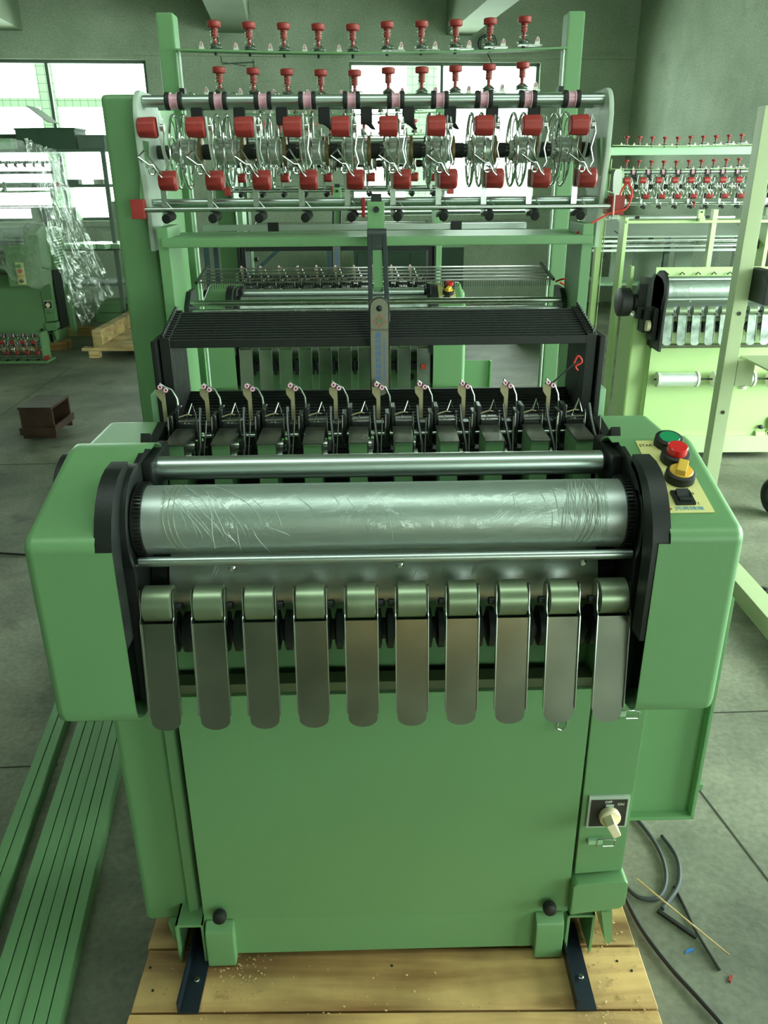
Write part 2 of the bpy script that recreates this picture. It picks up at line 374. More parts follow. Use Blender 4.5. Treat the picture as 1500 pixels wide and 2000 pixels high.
# ------------------------------------------------------------------ the ribbon loom, built once in its own coordinates
# x to the right, y away from the operator, z up, origin on the floor under the front panel
def arc(cx, cz, r, a0, a1, n):
    return [(cx + r * math.cos(math.radians(lerp(a0, a1, i / n))), cz + r * math.sin(math.radians(lerp(a0, a1, i / n)))) for i in range(n + 1)]

def make_cover(parent, sgn):
    """sheet-metal end cowl: a folded shell whose inner edge steps around the side plate"""
    prof = [(0.06, 0.835), (0.0, 0.815), (-0.10, 0.832), (-0.150, 0.843), (-0.172, 0.850), (-0.186, 0.862), (-0.190, 0.880), (-0.190, 1.155), (-0.187, 1.168), (-0.177, 1.178),
            (-0.02, 1.2235), (0.035, 1.239), (0.060, 1.240), (0.080, 1.230), (0.092, 1.208), (0.096, 1.17), (0.096, 1.02)]
    si = 0.418 if sgn < 0 else 0.411
    inn = [0.394] * 7 + [si, si, si, 0.393, 0.382, 0.378, 0.378, 0.378, 0.378]
    xo = 0.522; me = bpy.data.meshes.new('end_cover'); bm = bmesh.new()
    N = len(prof); nrm = []
    for i in range(N):
        a = Vector(prof[max(i - 1, 0)]); b = Vector(prof[min(i + 1, N - 1)]); t = (b - a).normalized(); nrm.append(Vector((t.y, -t.x)))
    cen = Vector((-0.04, 1.03))
    if sum((Vector(p) - cen).dot(n_) for p, n_ in zip(prof, nrm)) > 0: nrm = [-n_ for n_ in nrm]
    r = 0.016; rings = []
    for k in range(6):
        a = math.radians(90 * k / 5)
        rings.append([bm.verts.new((sgn * (xo - r + r * math.sin(a)), p[0] + n_.x * r * (1 - math.cos(a)), p[1] + n_.y * r * (1 - math.cos(a)))) for p, n_ in zip(prof, nrm)])
    for i in range(N - 1):
        x = sgn * inn[i]
        a = bm.verts.new((x, *prof[i])); b = bm.verts.new((x, *prof[i + 1]))
        bm.faces.new((rings[0][i], rings[0][i + 1], b, a))
        for k in range(5): bm.faces.new((rings[k + 1][i], rings[k + 1][i + 1], rings[k][i + 1], rings[k][i]))
    bm.faces.new(rings[5])
    bmesh.ops.remove_doubles(bm, verts=bm.verts, dist=1e-6)
    bmesh.ops.recalc_face_normals(bm, faces=bm.faces)
    # make sure normals look outwards
    c = Vector((sgn * 0.45, -0.05, 1.0)); s = sum((f.calc_center_median() - c).dot(f.normal) * f.calc_area() for f in bm.faces)
    if s < 0: bmesh.ops.reverse_faces(bm, faces=bm.faces)
    for f in bm.faces: f.smooth = True
    bm.to_mesh(me); bm.free(); me.set_sharp_from_angle(angle=math.radians(35)); me.materials.append(M['green'])
    o = bpy.data.objects.new('end_cover', me); COL.objects.link(o); o.parent = parent
    sd = o.modifiers.new('sheet', 'SOLIDIFY'); sd.thickness = 0.0035; sd.offset = -1; sd.use_even_offset = False
    wn = o.modifiers.new('normals', 'WEIGHTED_NORMAL'); wn.keep_sharp = True; wn.weight = 100
    return o

def make_loom(loc, yaw, label):
    T = empty('ribbon_loom', loc, math.radians(yaw)); tag(T, label, 'loom')
    # ---- lower body
    pb = MB()
    pb.prism([(-0.388, 0.200), (-0.388, 0.768), (0.386, 0.768), (0.386, 0.200)], 'xz', 0.0, 0.012)
    fp = pb.build('front_panel', 'green', T, bevel=0.002)
    MB().prism([(0.001, 0.200), (-0.006, 0.104), (0.006, 0.100), (0.012, 0.200)], 'yz', -0.390, 0.388).build('panel_skirt', 'green', fp, bevel=0.001)
    for sx, dx in ((-1, -0.354), (1, 0.346)):
        MB().prism([(0.0, 0.200), (-0.010, 0.196), (-0.022, 0.186), (-0.026, 0.16), (-0.026, 0.091), (0.004, 0.091)], 'yz', dx - 0.03, dx + 0.03).build('corner_foot', 'green', fp, bevel=0.004)
        k = MB().lathe([(0, 0.007), (0.006, 0.007), (0.006, 0.0135), (0.013, 0.015), (0.022, 0.013), (0.025, 0.009)], (dx - sx * 0.004, -0.003, 0.226), (0, -1, 0.1), 20).build('panel_knob', 'rubber', fp)
    hk = MB().tube([(0.330, -0.003, 0.705), (0.323, -0.008, 0.695), (0.324, -0.008, 0.685), (0.333, -0.006, 0.68), (0.341, -0.005, 0.687), (0.343, -0.003, 0.702)], 0.0018).build('panel_hook', 'steel', fp)
    MB().box(-0.386, 0.45, 0.010, 0.045, 0.762, 0.787).build('bottom_rail', 'olive', T, bevel=0.001)
    MB().box(-0.40, 0.40, 0.07, 0.085, 0.78, 1.02).build('inner_back_plate', 'green', T)
    # left casing with its stepped recess
    pc = [(-0.525, 0.045), (-0.525, 0.33), (-0.40, 0.33), (-0.40, 0.045), (-0.405, 0.028), (-0.424, 0.022), (-0.432, 0.045), (-0.512, 0.040)]
    MB().prism(pc, 'xy', 0.158, 0.86).build('left_casing', 'green', T, bevel=0.004)
    MB().box(-0.397, 0.38, 0.3, 0.32, 0.12, 1.0).build('rear_panel', 'green', T)
    # right switch column
    rc = MB().prism([(0.392, 0.304), (0.388, 0.86), (0.494, 0.86), (0.491, 0.312)], 'xz', 0.0, 0.32).build('switch_column', 'green', T, bevel=0.003)
    MB().prism([(0.385, 0.212), (0.385, 0.292), (0.392, 0.297), (0.494, 0.304), (0.5, 0.297), (0.5, 0.24), (0.49, 0.226)], 'xz', -0.022, 0.3).build('bumper_block', 'green', T, bevel=0.005)
    sw = MB().box(0.402, 0.484, -0.006, 0.0, 0.436, 0.516).build('switch_plate', 'plate_grey', rc, bevel=0.001)
    MB().box(0.407, 0.479, -0.0075, -0.0055, 0.441, 0.508).build('switch_face', 'ink', sw)
    k = MB().lathe([(0, 0.020), (0.012, 0.0215), (0.016, 0.019)], (0.444, -0.0075, 0.472), (0, -1, 0), 26)
    k.box(0.4355, 0.4525, -0.048, -0.02, 0.449, 0.485, rot=Matrix.Rotation(math.radians(-28), 3, 'Y'))
    kn = k.build('rotary_handle', 'ivory', sw, bevel=0.0025, seg=2)
    MB().lathe([(0, 0.004), (0.002, 0.0035)], (0.457, -0.03, 0.456), (0.8, -0.6, 0), 12).build('red_dot', 'red', sw)
    tm = Matrix.Translation((0.441, -0.0078, 0.503)) @ Matrix.Rotation(PI / 2, 4, 'X')
    text('switch_lettering', 'OFF', 'white', sw, 0.0085, tm)
    text('switch_lettering', 'ON', 'white', sw, 0.0085, Matrix.Translation((0.466, -0.0078, 0.497)) @ Matrix.Rotation(PI / 2, 4, 'X'))
    MB().box(0.436, 0.452, -0.009, -0.0075, 0.4925, 0.4975).build('pointer_mark', 'plate_grey', sw)
    for (lx, lz) in ((0.44, 0.398), (0.452, 0.715)):
        lt = MB().box(lx - 0.03, lx + 0.0, -0.008, 0.001, lz - 0.006, lz + 0.006).build('latch', 'green_light', rc, bevel=0.002)
        MB().tube([(lx - 0.012, -0.006, lz - 0.012), (lx - 0.012, -0.009, lz + 0.010), (lx + 0.012, -0.012, lz + 0.012), (lx + 0.024, -0.009, lz + 0.006), (lx + 0.022, -0.009, lz - 0.008), (lx + 0.0, -0.009, lz - 0.008)], 0.0016).build('latch_bail', 'steel', lt)
    # channel feet
    for cx in (-0.418, 0.414):
        ch = MB()
        ch.box(cx - 0.030, cx - 0.024, -0.012, 0.42, 0.088, 0.198).box(cx + 0.024, cx + 0.030, -0.012, 0.42, 0.088, 0.198).box(cx - 0.030, cx + 0.030, -0.012, 0.42, 0.192, 0.198)
        ch.build('channel_foot', 'green', T, bevel=0.001)
        MB().box(cx - 0.023, cx + 0.023, 0.09, 0.40, 0.09, 0.19).build('foot_core', 'black', T)
    MB().prism([(-0.475, 0.158), (-0.452, 0.158), (-0.45, 0.10), (-0.46, 0.094), (-0.47, 0.11)], 'xz', 0.03, 0.10).build('casing_tab', 'green', T)
    MB().prism([(0.452, 0.216), (0.475, 0.216), (0.484, 0.13), (0.476, 0.12), (0.468, 0.13)], 'xz', -0.02, 0.06).build('casing_tab', 'green', T)
    # open side door on the right
    d = MB().box(0.49, 0.672, 0.115, 0.12, 0.352, 0.9).box(0.664, 0.672, 0.095, 0.12, 0.352, 0.9).box(0.49, 0.672, 0.095, 0.12, 0.352, 0.360)
    dd = d.build('side_door', 'green', T, bevel=0.0015)
    MB().box(0.672, 0.680, 0.098, 0.108, 0.43, 0.445).build('door_catch', 'green', dd)
    # ---- end cowls, housings
    for sg in (-1, 1):
        c = make_cover(T, sg)
        MB().box(*sorted((sg * 0.43, sg * 0.545)), 0.10, 0.335, 0.80, 1.198).build('rear_housing', 'green', T, bevel=0.014, seg=3)
        # black side plate and the arched guard around the roller end
        pts = [(-0.115, 0.855), (-0.115, 1.10)] + arc(-0.05, 1.146, 0.078, 205, 90, 12) + [(0.02, 1.235), (0.07, 1.235), (0.12, 1.20), (0.33, 1.19), (0.33, 0.855)]
        MB().prism(pts, 'yz', *sorted((sg * 0.392, sg * 0.400))).build('side_plate', 'black', T, bevel=0.001)
        a = MB(); oo = [(-0.188, 1.150), (-0.180, 1.175), (-0.168, 1.198), (-0.153, 1.217), (-0.134, 1.233), (-0.112, 1.243), (-0.09, 1.2475), (-0.058, 1.248)]
        o1 = oo + [(-0.058, 1.20), (-0.09, 1.20)] + [(-0.10, 1.205), (-0.12, 1.20), (-0.14, 1.17), (-0.15, 1.12), (-0.15, 0.99), (-0.187, 0.99)]
        a.prism(o1, 'yz', *sorted((sg * (0.3945 if sg < 0 else 0.386), sg * (0.4195 if sg < 0 else 0.4125)))); a.build('roller_guard', 'black', T, ang=30)
        o2 = [(-0.132, 0.86)] + [(-0.128, 1.10)] + arc(-0.05, 1.146, 0.092, 208, 82, 14)[0:] + arc(-0.05, 1.146, 0.083, 82, 208, 14) + [(-0.12, 0.86)]
        MB().prism(o2, 'yz', *sorted((sg * 0.386, sg * 0.402))).build('inner_guard_band', 'black', T, ang=30)
        g = MB(); g.xcyl(*sorted((sg * 0.374, sg * 0.39)), -0.05, 1.146, 0.058, 48)
        for k in range(60):
            an = 2 * PI * k / 60; q = Matrix.Rotation(an, 3, 'X'); p = Vector((sg * 0.38, -0.05, 1.146)) + q @ Vector((0, 0.0595, 0))
            g.box(p.x - 0.005, p.x + 0.005, p.y - 0.0018, p.y + 0.0018, p.z - 0.0016, p.z + 0.0016, rot=q)
        g.build('toothed_ring', 'darksteel', T)
        g = MB().xcyl(*sorted((sg * 0.364, sg * 0.39)), 0.02, 1.013, 0.055, 40)
        g.build('lower_gear', 'darksteel', T)
        MB().box(*sorted((sg * 0.393, sg * 0.375)), 0.0, 0.12, 1.165, 1.225).build('bearing_block', 'black', T, bevel=0.004)
    for xa in (-0.43, 0.405): MB().box(xa, xa + 0.025, -0.10, 0.0, 0.84, 1.04).build('inner_shadow_plate', 'black', T)  # black plates standing in for the shade inside the cowls
    # handwheel peeping out at the left
    hw = MB().lathe([(0, 0.06), (0.004, 0.066), (0.018, 0.066), (0.022, 0.06)], (-0.527, 0.075, 1.15), (-1, 0, 0), 32).build('handwheel', 'rubber', T)
    # ---- rollers
    mr = MB().lathe([(0, 0.046), (0.002, 0.055), (0.752, 0.055), (0.754, 0.046)], (-0.377, -0.05, 1.146), (1, 0, 0), 64).build('take_up_roller', 'roller', T)
    wr = MB()
    wr.lathe([(0, 0.0556), (0.69, 0.0556)], (-0.345, -0.05, 1.146), (1, 0, 0), 64, cap=False)
    wr.build('plastic_wrap', 'wrap', mr)
    rnd = random.Random(11); cr = MB()
    def crease(x0, a0, a1, dx, r0, R=0.0558, cy=-0.05, cz=1.146):
        pts = []; rs = []
        for i in range(13):
            t = i / 12; a = math.radians(lerp(a0, a1, t)); x = x0 + dx * math.sin(t * PI * 0.5) ** 1.4
            pts.append((x, cy - R * math.cos(a), cz + R * math.sin(a))); rs.append(max(0.0001, r0 * math.sin(PI * min(1, max(0, t * 0.9 + 0.05)))))
        cr.tube(pts, rs, 4)
    for k in range(9): crease(-0.345 + 0.009 * k + rnd.uniform(-.006, .006), rnd.uniform(60, 110), rnd.uniform(-35, 10), rnd.uniform(0.015, 0.07) * (1 + k * 0.08), rnd.uniform(0.0003, 0.0006))
    for k in range(30):
        x = rnd.choice([rnd.uniform(-0.3, -0.12), rnd.uniform(-0.28, 0.2), rnd.uniform(0.15, 0.34), rnd.uniform(0.24, 0.34)])
        a = rnd.uniform(0, 80); crease(x, a, a - rnd.uniform(15, 70), rnd.uniform(0.0, 0.03) * (1 if x < 0 else 0.4), rnd.uniform(0.0003, 0.0006))
    for k in range(26): crease(0.29 + rnd.gauss(0.02, 0.018), rnd.uniform(70, 120), rnd.uniform(-30, 20), rnd.uniform(-0.03, 0.01), rnd.uniform(0.0003, 0.0007))
    tag(cr.build('wrap_creases', 'wrapcrease', mr), kind='stuff')
    tan = MB()
    for k in range(3):
        pts = []
        for i in range(14):
            t = i / 13; a = math.radians(lerp(112, -40, t)); x = (-0.33 + 0.008 * k - 0.022 * math.sin(t * PI * 0.8) + 0.02 * t)
            pts.append((x, -0.05 - 0.0559 * math.cos(a), 1.146 + 0.0559 * math.sin(a)))
        tan.tube(pts, [0.0005 * math.sin(PI * (i + 1) / 16) for i in range(14)], 4)
        pts = [(p[0] * -1 - 0.012, p[1], p[2]) for p in pts]
        tan.tube(pts, [0.0005 * math.sin(PI * (i + 1) / 16) for i in range(14)], 4)
    tag(tan.build('wrap_tape', 'tan_wrap', mr), kind='stuff')
    lr = MB().lathe([(0, 0.046), (0.002, 0.055), (0.724, 0.055), (0.726, 0.046)], (-0.363, 0.02, 1.013), (1, 0, 0), 56).build('lower_roller', 'roller', T)
    cr = MB()
    for k in range(46):
        x = rnd.choice([rnd.uniform(-0.3, -0.1), rnd.uniform(-0.1, 0.1), rnd.uniform(0.05, 0.3)]); a = rnd.uniform(25, 50)
        crease(x, a, a - rnd.uniform(12, 24), -0.008, rnd.uniform(0.0003, 0.0005), 0.0556, 0.02, 1.013)
    tag(cr.build('wrap_creases', 'wrapcrease', lr), kind='stuff')
    MB().lathe([(0, 0.0115), (0.01, 0.02), (0.76, 0.02), (0.77, 0.0115)], (-0.392, 0.043, 1.200), (1, 0, 0), 40).build('press_roller', 'brushed', T)
    gr = MB().xcyl(-0.384, 0.388, -0.103, 1.098, 0.0075, 20).xcyl(-0.398, 0.40, -0.095, 1.088, 0.003, 8).build('guide_rod', 'brushed', T)
    for x in (-0.24, 0.022, 0.31): MB().lathe([(0, 0.006), (0.003, 0.004)], (x, -0.109, 1.087), (0, -1, -0.3), 12).build('rod_screw', 'chrome', gr)
    # ---- collar shaft behind the chutes
    MB().xcyl(-0.40, 0.40, 0.005, 0.905, 0.019, 24).build('collar_shaft', 'collar', T)
    c0 = MB().lathe([(0, 0.026), (0.003, 0.036), (0.013, 0.036), (0.015, 0.026)], (-0.3785, 0.005, 0.905), (1, 0, 0), 32).build('shaft_collar', 'collar', T)
    repeat(c0, [(0.0895 * i + e, 0, 0) for i in range(9) for e in (0, 0.022) if (i, e) != (0, 0)])
    for x in (-0.30, 0.315): MB().lathe([(0, 0.012), (0.012, 0.013), (0.016, 0.009)], (x, -0.002, 0.86), (0, -1, 0), 20).build('clamp_knob', 'rubber', T)
    # ---- ten take-off chutes (hinged plates with their bronzed rollers)
    def chute(x):
        q = Matrix.Rotation(math.radians(-8.0), 3, 'X')   # bottoms lean towards the operator
        piv = Vector((x, -0.138, 1.006))
        def tf(p): return piv + q @ Vector(p)
        n = 10; out = [(-0.0255, 0.0), (0.0255, 0.0), (0.0255, -0.160), (0.0235, -0.164)] + [(0.0235 * math.cos(a), -0.171 - 0.0155 * math.sin(a)) for a in [PI * i / n for i in range(n + 1)]] + [(-0.0235, -0.164), (-0.0255, -0.160)]
        b = MB(); vs = [tf((px, 0, pz)) for px, pz in out] + [tf((px, 0.0015, pz)) for px, pz in out]; k = len(out)
        b.add(vs, [tuple(range(k)), tuple(range(2 * k - 1, k - 1, -1))] + [(i, (i + 1) % k, (i + 1) % k + k, i + k) for i in range(k)])
        o = b.build('take_off_chute', 'chute', T, ang=30)
        for s in (-1, 1):
            side = [(-0.0045, -0.161), (-0.0045, 0.002), (-0.003, 0.006), (0.002, 0.010), (0.004, 0.020), (0.0035, 0.038), (0.010, 0.052), (0.020, 0.052), (0.024, 0.040), (0.018, -0.004), (0.004, -0.01), (0.004, -0.158)]
            e = MB(); kk = len(side); xa, xb = sorted((s * 0.0265, s * 0.0250))
            e.add([tf((xa, py, pz)) for py, pz in side] + [tf((xb, py, pz)) for py, pz in side], [tuple(range(kk)), tuple(range(2 * kk - 1, kk - 1, -1))] + [(i, (i + 1) % kk, (i + 1) % kk + kk, i + kk) for i in range(kk)])
            e.build('chute_flange', 'chute_side', o)
        MB().lathe([(0, 0.026), (0.0015, 0.0285), (0.0445, 0.0285), (0.046, 0.026)], tuple(Vector((x - 0.023, -0.112, 1.029))), (1, 0, 0), 40).build('chute_roller', 'drum', o)
        s = -1 if x > -0.02 else 1
        MB().lathe([(0, 0.006), (0.008, 0.0065), (0.01, 0.004)], (x + s * 0.027, -0.112, 1.023), (s, 0, 0), 12).build('axle_nut', 'black', o)
    for i in range(10): chute(-0.3585 + 0.0797 * i)
    # ---- weaving heads
    hd = MB().box(-0.0165, 0.0165, 0.13, 0.215, 1.09, 1.2105).build('weaving_head', 'green', T, bevel=0.002)
    X0 = -0.3685; P = 0.0815; hd.location.x = X0
    ld = MB().box(-0.0175, 0.0175, 0.127, 0.225, 1.2105, 1.2135).box(0.0165, 0.0185, 0.13, 0.225, 1.185, 1.2135).build('head_lid', 'lid', hd, bevel=0.001)
    MB().xcyl(0.0185, 0.026, 0.15, 1.178, 0.013, 20).xcyl(0.026, 0.031, 0.15, 1.178, 0.007, 12).xcyl(0.018, 0.024, 0.19, 1.188, 0.010, 16).build('lever_disc', 'steel', hd)
    MB().tube([(0.034, 0.135, 1.165), (0.036, 0.18, 1.19), (0.031, 0.215, 1.225), (0.03, 0.235, 1.25)], 0.0028).box(0.029, 0.040, 0.12, 0.135, 1.15, 1.168).build('linkage', 'darksteel', hd, bevel=0)
    bk = MB().box(-0.052, -0.020, 0.235, 0.275, 1.165, 1.195).box(-0.030, -0.022, 0.225, 0.26, 1.18, 1.238).box(-0.019, -0.011, 0.235, 0.27, 1.17, 1.247)
    bk.box(-0.050, -0.032, 0.24, 0.262, 1.19, 1.215).box(-0.012, 0.022, 0.228, 0.262, 1.19, 1.222).cyl((-0.045, 0.225, 1.16), (-0.045, 0.225, 1.178), 0.006, 10)
    bk.build('needle_bracket', 'darksteel', hd, bevel=0.0012, seg=1)
    MB().tube([(-0.012, 0.23, 1.226), (0.022, 0.23, 1.227)], 0.002).tube([(0.022, 0.228, 1.24), (0.023, 0.224, 1.18)], 0.0015).tube([(-0.03, 0.224, 1.236), (-0.031, 0.220, 1.19), (-0.026, 0.22, 1.178)], 0.0016).tube([(0.040, 0.16, 1.15), (0.044, 0.2, 1.22), (0.045, 0.205, 1.235)], 0.0012).build('needle_rod', 'lid', hd)
    MB().tube([(-0.013, 0.236, 1.232), (0.004, 0.238, 1.237), (0.012, 0.236, 1.236)], 0.0014).build('weft_finger', 'flag', hd)
    fg = [(-0.0095, 0.058), (0.006, 0.058), (0.006, -0.004), (-0.0015, -0.004), (-0.0015, 0.035), (-0.0095, 0.047)]
    MB().prism([(-0.045 + a, 1.222 + b) for a, b in fg], 'xz', 0.258, 0.260).build('stop_flag', 'flag', hd)
    yg = MB().tube([(-0.020, 0.262, 1.205), (-0.019, 0.27, 1.235), (-0.021, 0.275, 1.258), (-0.029, 0.274, 1.276), (-0.041, 0.268, 1.284), (-0.048, 0.266, 1.290)], 0.0021, 8).build('yarn_guide', 'steel', hd)
    MB().box(-0.051, -0.031, 0.258, 0.260, 1.2775, 1.2865, rot=RY(26)).build('guide_tip', 'darksteel', yg, bevel=0.001, seg=1)
    for ex, ez in ((-0.0462, 1.2855), (-0.0362, 1.2795)):
        MB().ring((ex, 0.256, ez), (0.2, -1, 0.2), 0.0032, 0.0017, 14, 6).build('yarn_eyelet', 'pink', yg)
    MB().tube([(0.0, 0.24, 1.226), (0.013, 0.246, 1.256), (0.0195, 0.242, 1.232)], 0.0013).tube([(0.006, 0.24, 1.238), (0.013, 0.246, 1.256)], 0.0013).ring((0.002, 0.236, 1.222), (0.1, -1, 0.6), 0.0042, 0.0014, 12, 5).build('wire_clip', 'chrome', hd)
    repeat(hd, [(P * i, 0, 0) for i in range(1, 10)])
    MB().box(-0.395, 0.395, 0.225, 0.30, 0.98, 1.165).build('needle_bed', 'black', T, bevel=0.002)
    MB().box(-0.38, 0.38, 0.185, 0.20, 1.13, 1.150).build('bed_rail', 'green_light', T, bevel=0.001)
    MB().box(-0.38, 0.38, 0.10, 0.225, 1.05, 1.09).build('bed_floor', 'black', T)
    MB().xcyl(-0.39, 0.39, 0.235, 1.195, 0.004, 10).build('needle_shaft', 'steel', T)
    for s in (-1, 1): MB().prism([(0.10, 1.18), (0.13, 1.235), (0.16, 1.205), (0.25, 1.22), (0.34, 1.18), (0.34, 1.0), (0.1, 1.0)], 'yz', *sorted((s * 0.408, s * 0.425))).build('head_end_plate', 'black', T, bevel=0.001)
    # ---- harness frames
    def harness(k):
        y = 0.318 + 0.0118 * k; z1 = 1.362 + 0.0028 * k; z0 = 1.176 + 0.0030 * k; hx = 0.422
        b = MB(); b.box(-hx + 0.012, hx - 0.012, y, y + 0.0085, z1 - 0.016, z1).box(-hx + 0.012, hx - 0.012, y, y + 0.0085, z0, z0 + 0.018)
        for s in (-1, 1): b.box(*sorted((s * hx, s * (hx - 0.020))), y - 0.0005, y + 0.009, z0 - 0.10, z1 + 0.004)
        o = b.build('harness_frame', 'black', T, bevel=0.0008, seg=1)
        for s in (-1, 1): MB().lathe([(0, 0.0022), (0.004, 0.0022), (0.004, 0.0034), (0.008, 0.0034)], (s * (hx - 0.008), y + 0.004, z1 + 0.004), (0, 0, 1), 8).build('frame_screw', 'darksteel', o)
    for k in range(12): harness(k)
    for s in (-1, 1):
        MB().box(*sorted((s * 0.425, s * 0.436)), 0.305, 0.47, 1.05, 1.362).build('harness_guide', 'black', T, bevel=0.002)
        MB().box(*sorted((s * 0.438, s * 0.458)), 0.34, 0.40, 0.86, 1.25).build('guide_bracket', 'green_light', T, bevel=0.002)
    # ---- main uprights and crossbars
    for s in (-1, 1):
        MB().box(*sorted((s * 0.440, s * 0.463)), 0.56, 0.68, 0.088, 1.552).build('front_upright', 'green', T, bevel=0.002)
        ru = MB().box(*sorted((s * 0.475, s * 0.517)), 1.0, 1.06, 0.088, 2.012).build('rear_upright', 'green', T, bevel=0.006)
        MB().cyl((s * 0.468, 0.995, 0.1), (s * 0.468, 0.995, 1.93), 0.0035, 10).build('earth_rod', 'plate_grey', ru)
        MB().box(*sorted((s * 0.462, s * 0.474)), 0.99, 1.02, 1.83, 1.85).build('rod_clip', 'black', ru)
        for z in (0.9, 1.25): MB().lathe([(0, 0.012), (0.008, 0.012), (0.012, 0.008)], (s * 0.45, 0.99, z), (0, -1, 0), 14).build('bolt_knob', 'black', ru)
    MB().box(-0.455, 0.463, 0.555, 0.76, 1.511, 1.530).build('crossbar', 'green', T, bevel=0.003)
    ab = MB().box(-0.445, 0.40, 0.98, 1.0, 1.518, 1.533).build('lease_bar', 'brushed', T, bevel=0.001)
    for x in (-0.262, 0.215): MB().box(x - 0.014, x + 0.014, 0.972, 0.982, 1.513, 1.539).build('bar_clip', 'black', ab, bevel=0.001)
    # gear cabinet at the rear left
    gc = MB().box(-0.574, -0.488, 0.66, 0.98, 0.12, 1.81).build('gear_cabinet', 'green', T, bevel=0.012, seg=3)
    # ---- swinging arm with the maker's plate
    br = MB().box(-0.019, 0.017, 0.53, 0.555, 1.53, 1.60).box(-0.019, 0.017, 0.50, 0.555, 1.525, 1.545)
    br = br.build('arm_bracket', 'green', T, bevel=0.002)
    MB().lathe([(0, 0.006), (0.005, 0.006)], (0, 0.53, 1.585), (0, -1, 0), 12).box(-0.011, 0.011, 0.535, 0.55, 1.60, 1.615).build('bracket_bolt', 'black', br)
    am = MB(); y0, z0, y1, z1 = 0.50, 1.545, 0.292, 1.415
    L = math.hypot(y1 - y0, z1 - z0); ang = math.atan2(z1 - z0, y1 - y0)
    def A(px, t, h): # along arm, height above
        return (px, y0 + (y1 - y0) * t - math.sin(ang) * -h * 0 + h * (-(z1 - z0) / L) * -1 * 0, z0 + (z1 - z0) * t + h)
    for (xa, xb, ta, tb) in ((-0.020, -0.011, 0.0, 1.0), (0.011, 0.020, 0.0, 1.0), (-0.011, 0.011, 0.0, 0.20), (-0.011, 0.011, 0.9, 1.0)):
        vs = [A(x, t, h) for x in (xa, xb) for t in (ta, tb) for h in (-0.02, 0.0)]
        am.add(vs, [(0, 1, 3, 2), (4, 6, 7, 5), (0, 4, 5, 1), (2, 3, 7, 6), (0, 2, 6, 4), (1, 5, 7, 3)])
    am.xcyl(-0.020, 0.020, 0.503, 1.536, 0.0135, 24)
    ar = am.build('swing_arm', 'collar', T, bevel=0.001, seg=1)
    vs = [A(x, t, h) for x in (-0.0095, 0.0095) for t in (0.18, 0.66) for h in (-0.018, -0.008)]
    MB().add(vs, [(0, 1, 3, 2), (4, 6, 7, 5), (0, 4, 5, 1), (2, 3, 7, 6), (0, 2, 6, 4), (1, 5, 7, 3)]).build('slot_insert', 'green', ar)
    zt, zb, hw_ = 1.441, 1.258, 0.0165
    out = arc(0, zt - hw_, hw_, 0, 180, 12) + arc(0, zb + hw_, hw_, 180, 360, 12)
    npl = MB().prism(out, 'xz', 0.279, 0.2815).build('name_plate', 'nameplate', T)
    MB().prism([(a * 1.12, b + (0.001 if b > 1.35 else -0.001)) for a, b in out], 'xz', 0.2816, 0.291).build('plate_backing', 'black', npl)
    MB().lathe([(0, 0.0058), (0.003, 0.005), (0.0045, 0.002)], (0, 0.279, 1.423), (0, -1, 0), 16).build('plate_bolt', 'black', npl)
    yy = 0.2788
    lg = MB()
    for R0 in (0.0125, 0.0095):
        p = [(0, R0), (R0, 0), (0, -R0), (-R0, 0)]
        q = [(a * 0.90, b * 0.90) for a, b in p]
        for i in range(4):
            j = (i + 1) % 4
            lg.add([(p[i][0], yy, 1.4 + p[i][1]), (p[j][0], yy, 1.4 + p[j][1]), (q[j][0], yy, 1.4 + q[j][1]), (q[i][0], yy, 1.4 + q[i][1])], [(0, 1, 2, 3)])
    lg.build('plate_emblem', 'redink', npl)
    fx = lambda x, z: Matrix.Translation((x, 0.2789, z)) @ Matrix.Rotation(PI / 2, 4, 'X')
    MB().ring((0, yy, 1.4), (0, 1, 0), 0.0058, 0.0004, 20, 4).build('emblem_ring', 'greenink', npl)
    text('emblem_letter', '同', 'greenink', npl, 0.0085, fx(0, 1.4))
    text('plate_script', 'TONGXING', 'ink', npl, 0.0062, fx(0, 1.3835))
    for i, ch_ in enumerate('廣州同興机械有限公'): text('plate_character', ch_, 'blueink', npl, 0.0118, fx(-0.0025, 1.373 - 0.0117 * i))
    text('plate_side_lettering', 'GUANGZHOU TONGXING MACHINERY CO.', 'blueink', npl, 0.0042, fx(0.0085, 1.326) @ Matrix.Rotation(-PI / 2, 4, 'Z'))
    # ---- drop wires and lease rods
    for s in (-1, 1):
        MB().prism([(0.64, 1.33), (0.64, 1.375), (0.68, 1.405), (0.74, 1.405), (0.74, 1.33)], 'yz', *sorted((s * 0.428, s * 0.440))).build('lease_bracket', 'collar', T, bevel=0.002)
        MB().box(*sorted((s * 0.424, s * 0.430)), 0.74, 0.90, 1.425, 1.431, rot=RX(8)).build('drop_wire_rail', 'darksteel', T)
    MB().xcyl(-0.43, 0.43, 0.66, 1.381, 0.007, 14).xcyl(-0.43, 0.43, 0.66, 1.362, 0.006, 14).build('lease_rod', 'steel', T)
    for k in range(5): MB().box(-0.425, 0.425, 0.738 + 0.030 * k, 0.764 + 0.030 * k, 1.416 + 0.0045 * k, 1.4175 + 0.0045 * k).build('drop_wire_bar', 'lid', T)
    dw = MB()
    for k in range(150):
        x = -0.42 + 0.84 * k / 149; dw.box(x - 0.0005, x + 0.0005, 0.745, 0.749, 1.402, 1.418)
    tag(dw.build('drop_wires', 'darksteel', T), kind='stuff')
    # ---- yarn feed: rods
    MB().xcyl(-0.482, 0.486, 0.65, 1.795, 0.0115, 20).build('eyelet_rod', 'brushed', T)
    MB().xcyl(-0.47, 0.482, 0.73, 1.792, 0.009, 16).build('spring_rod', 'brushed', T)
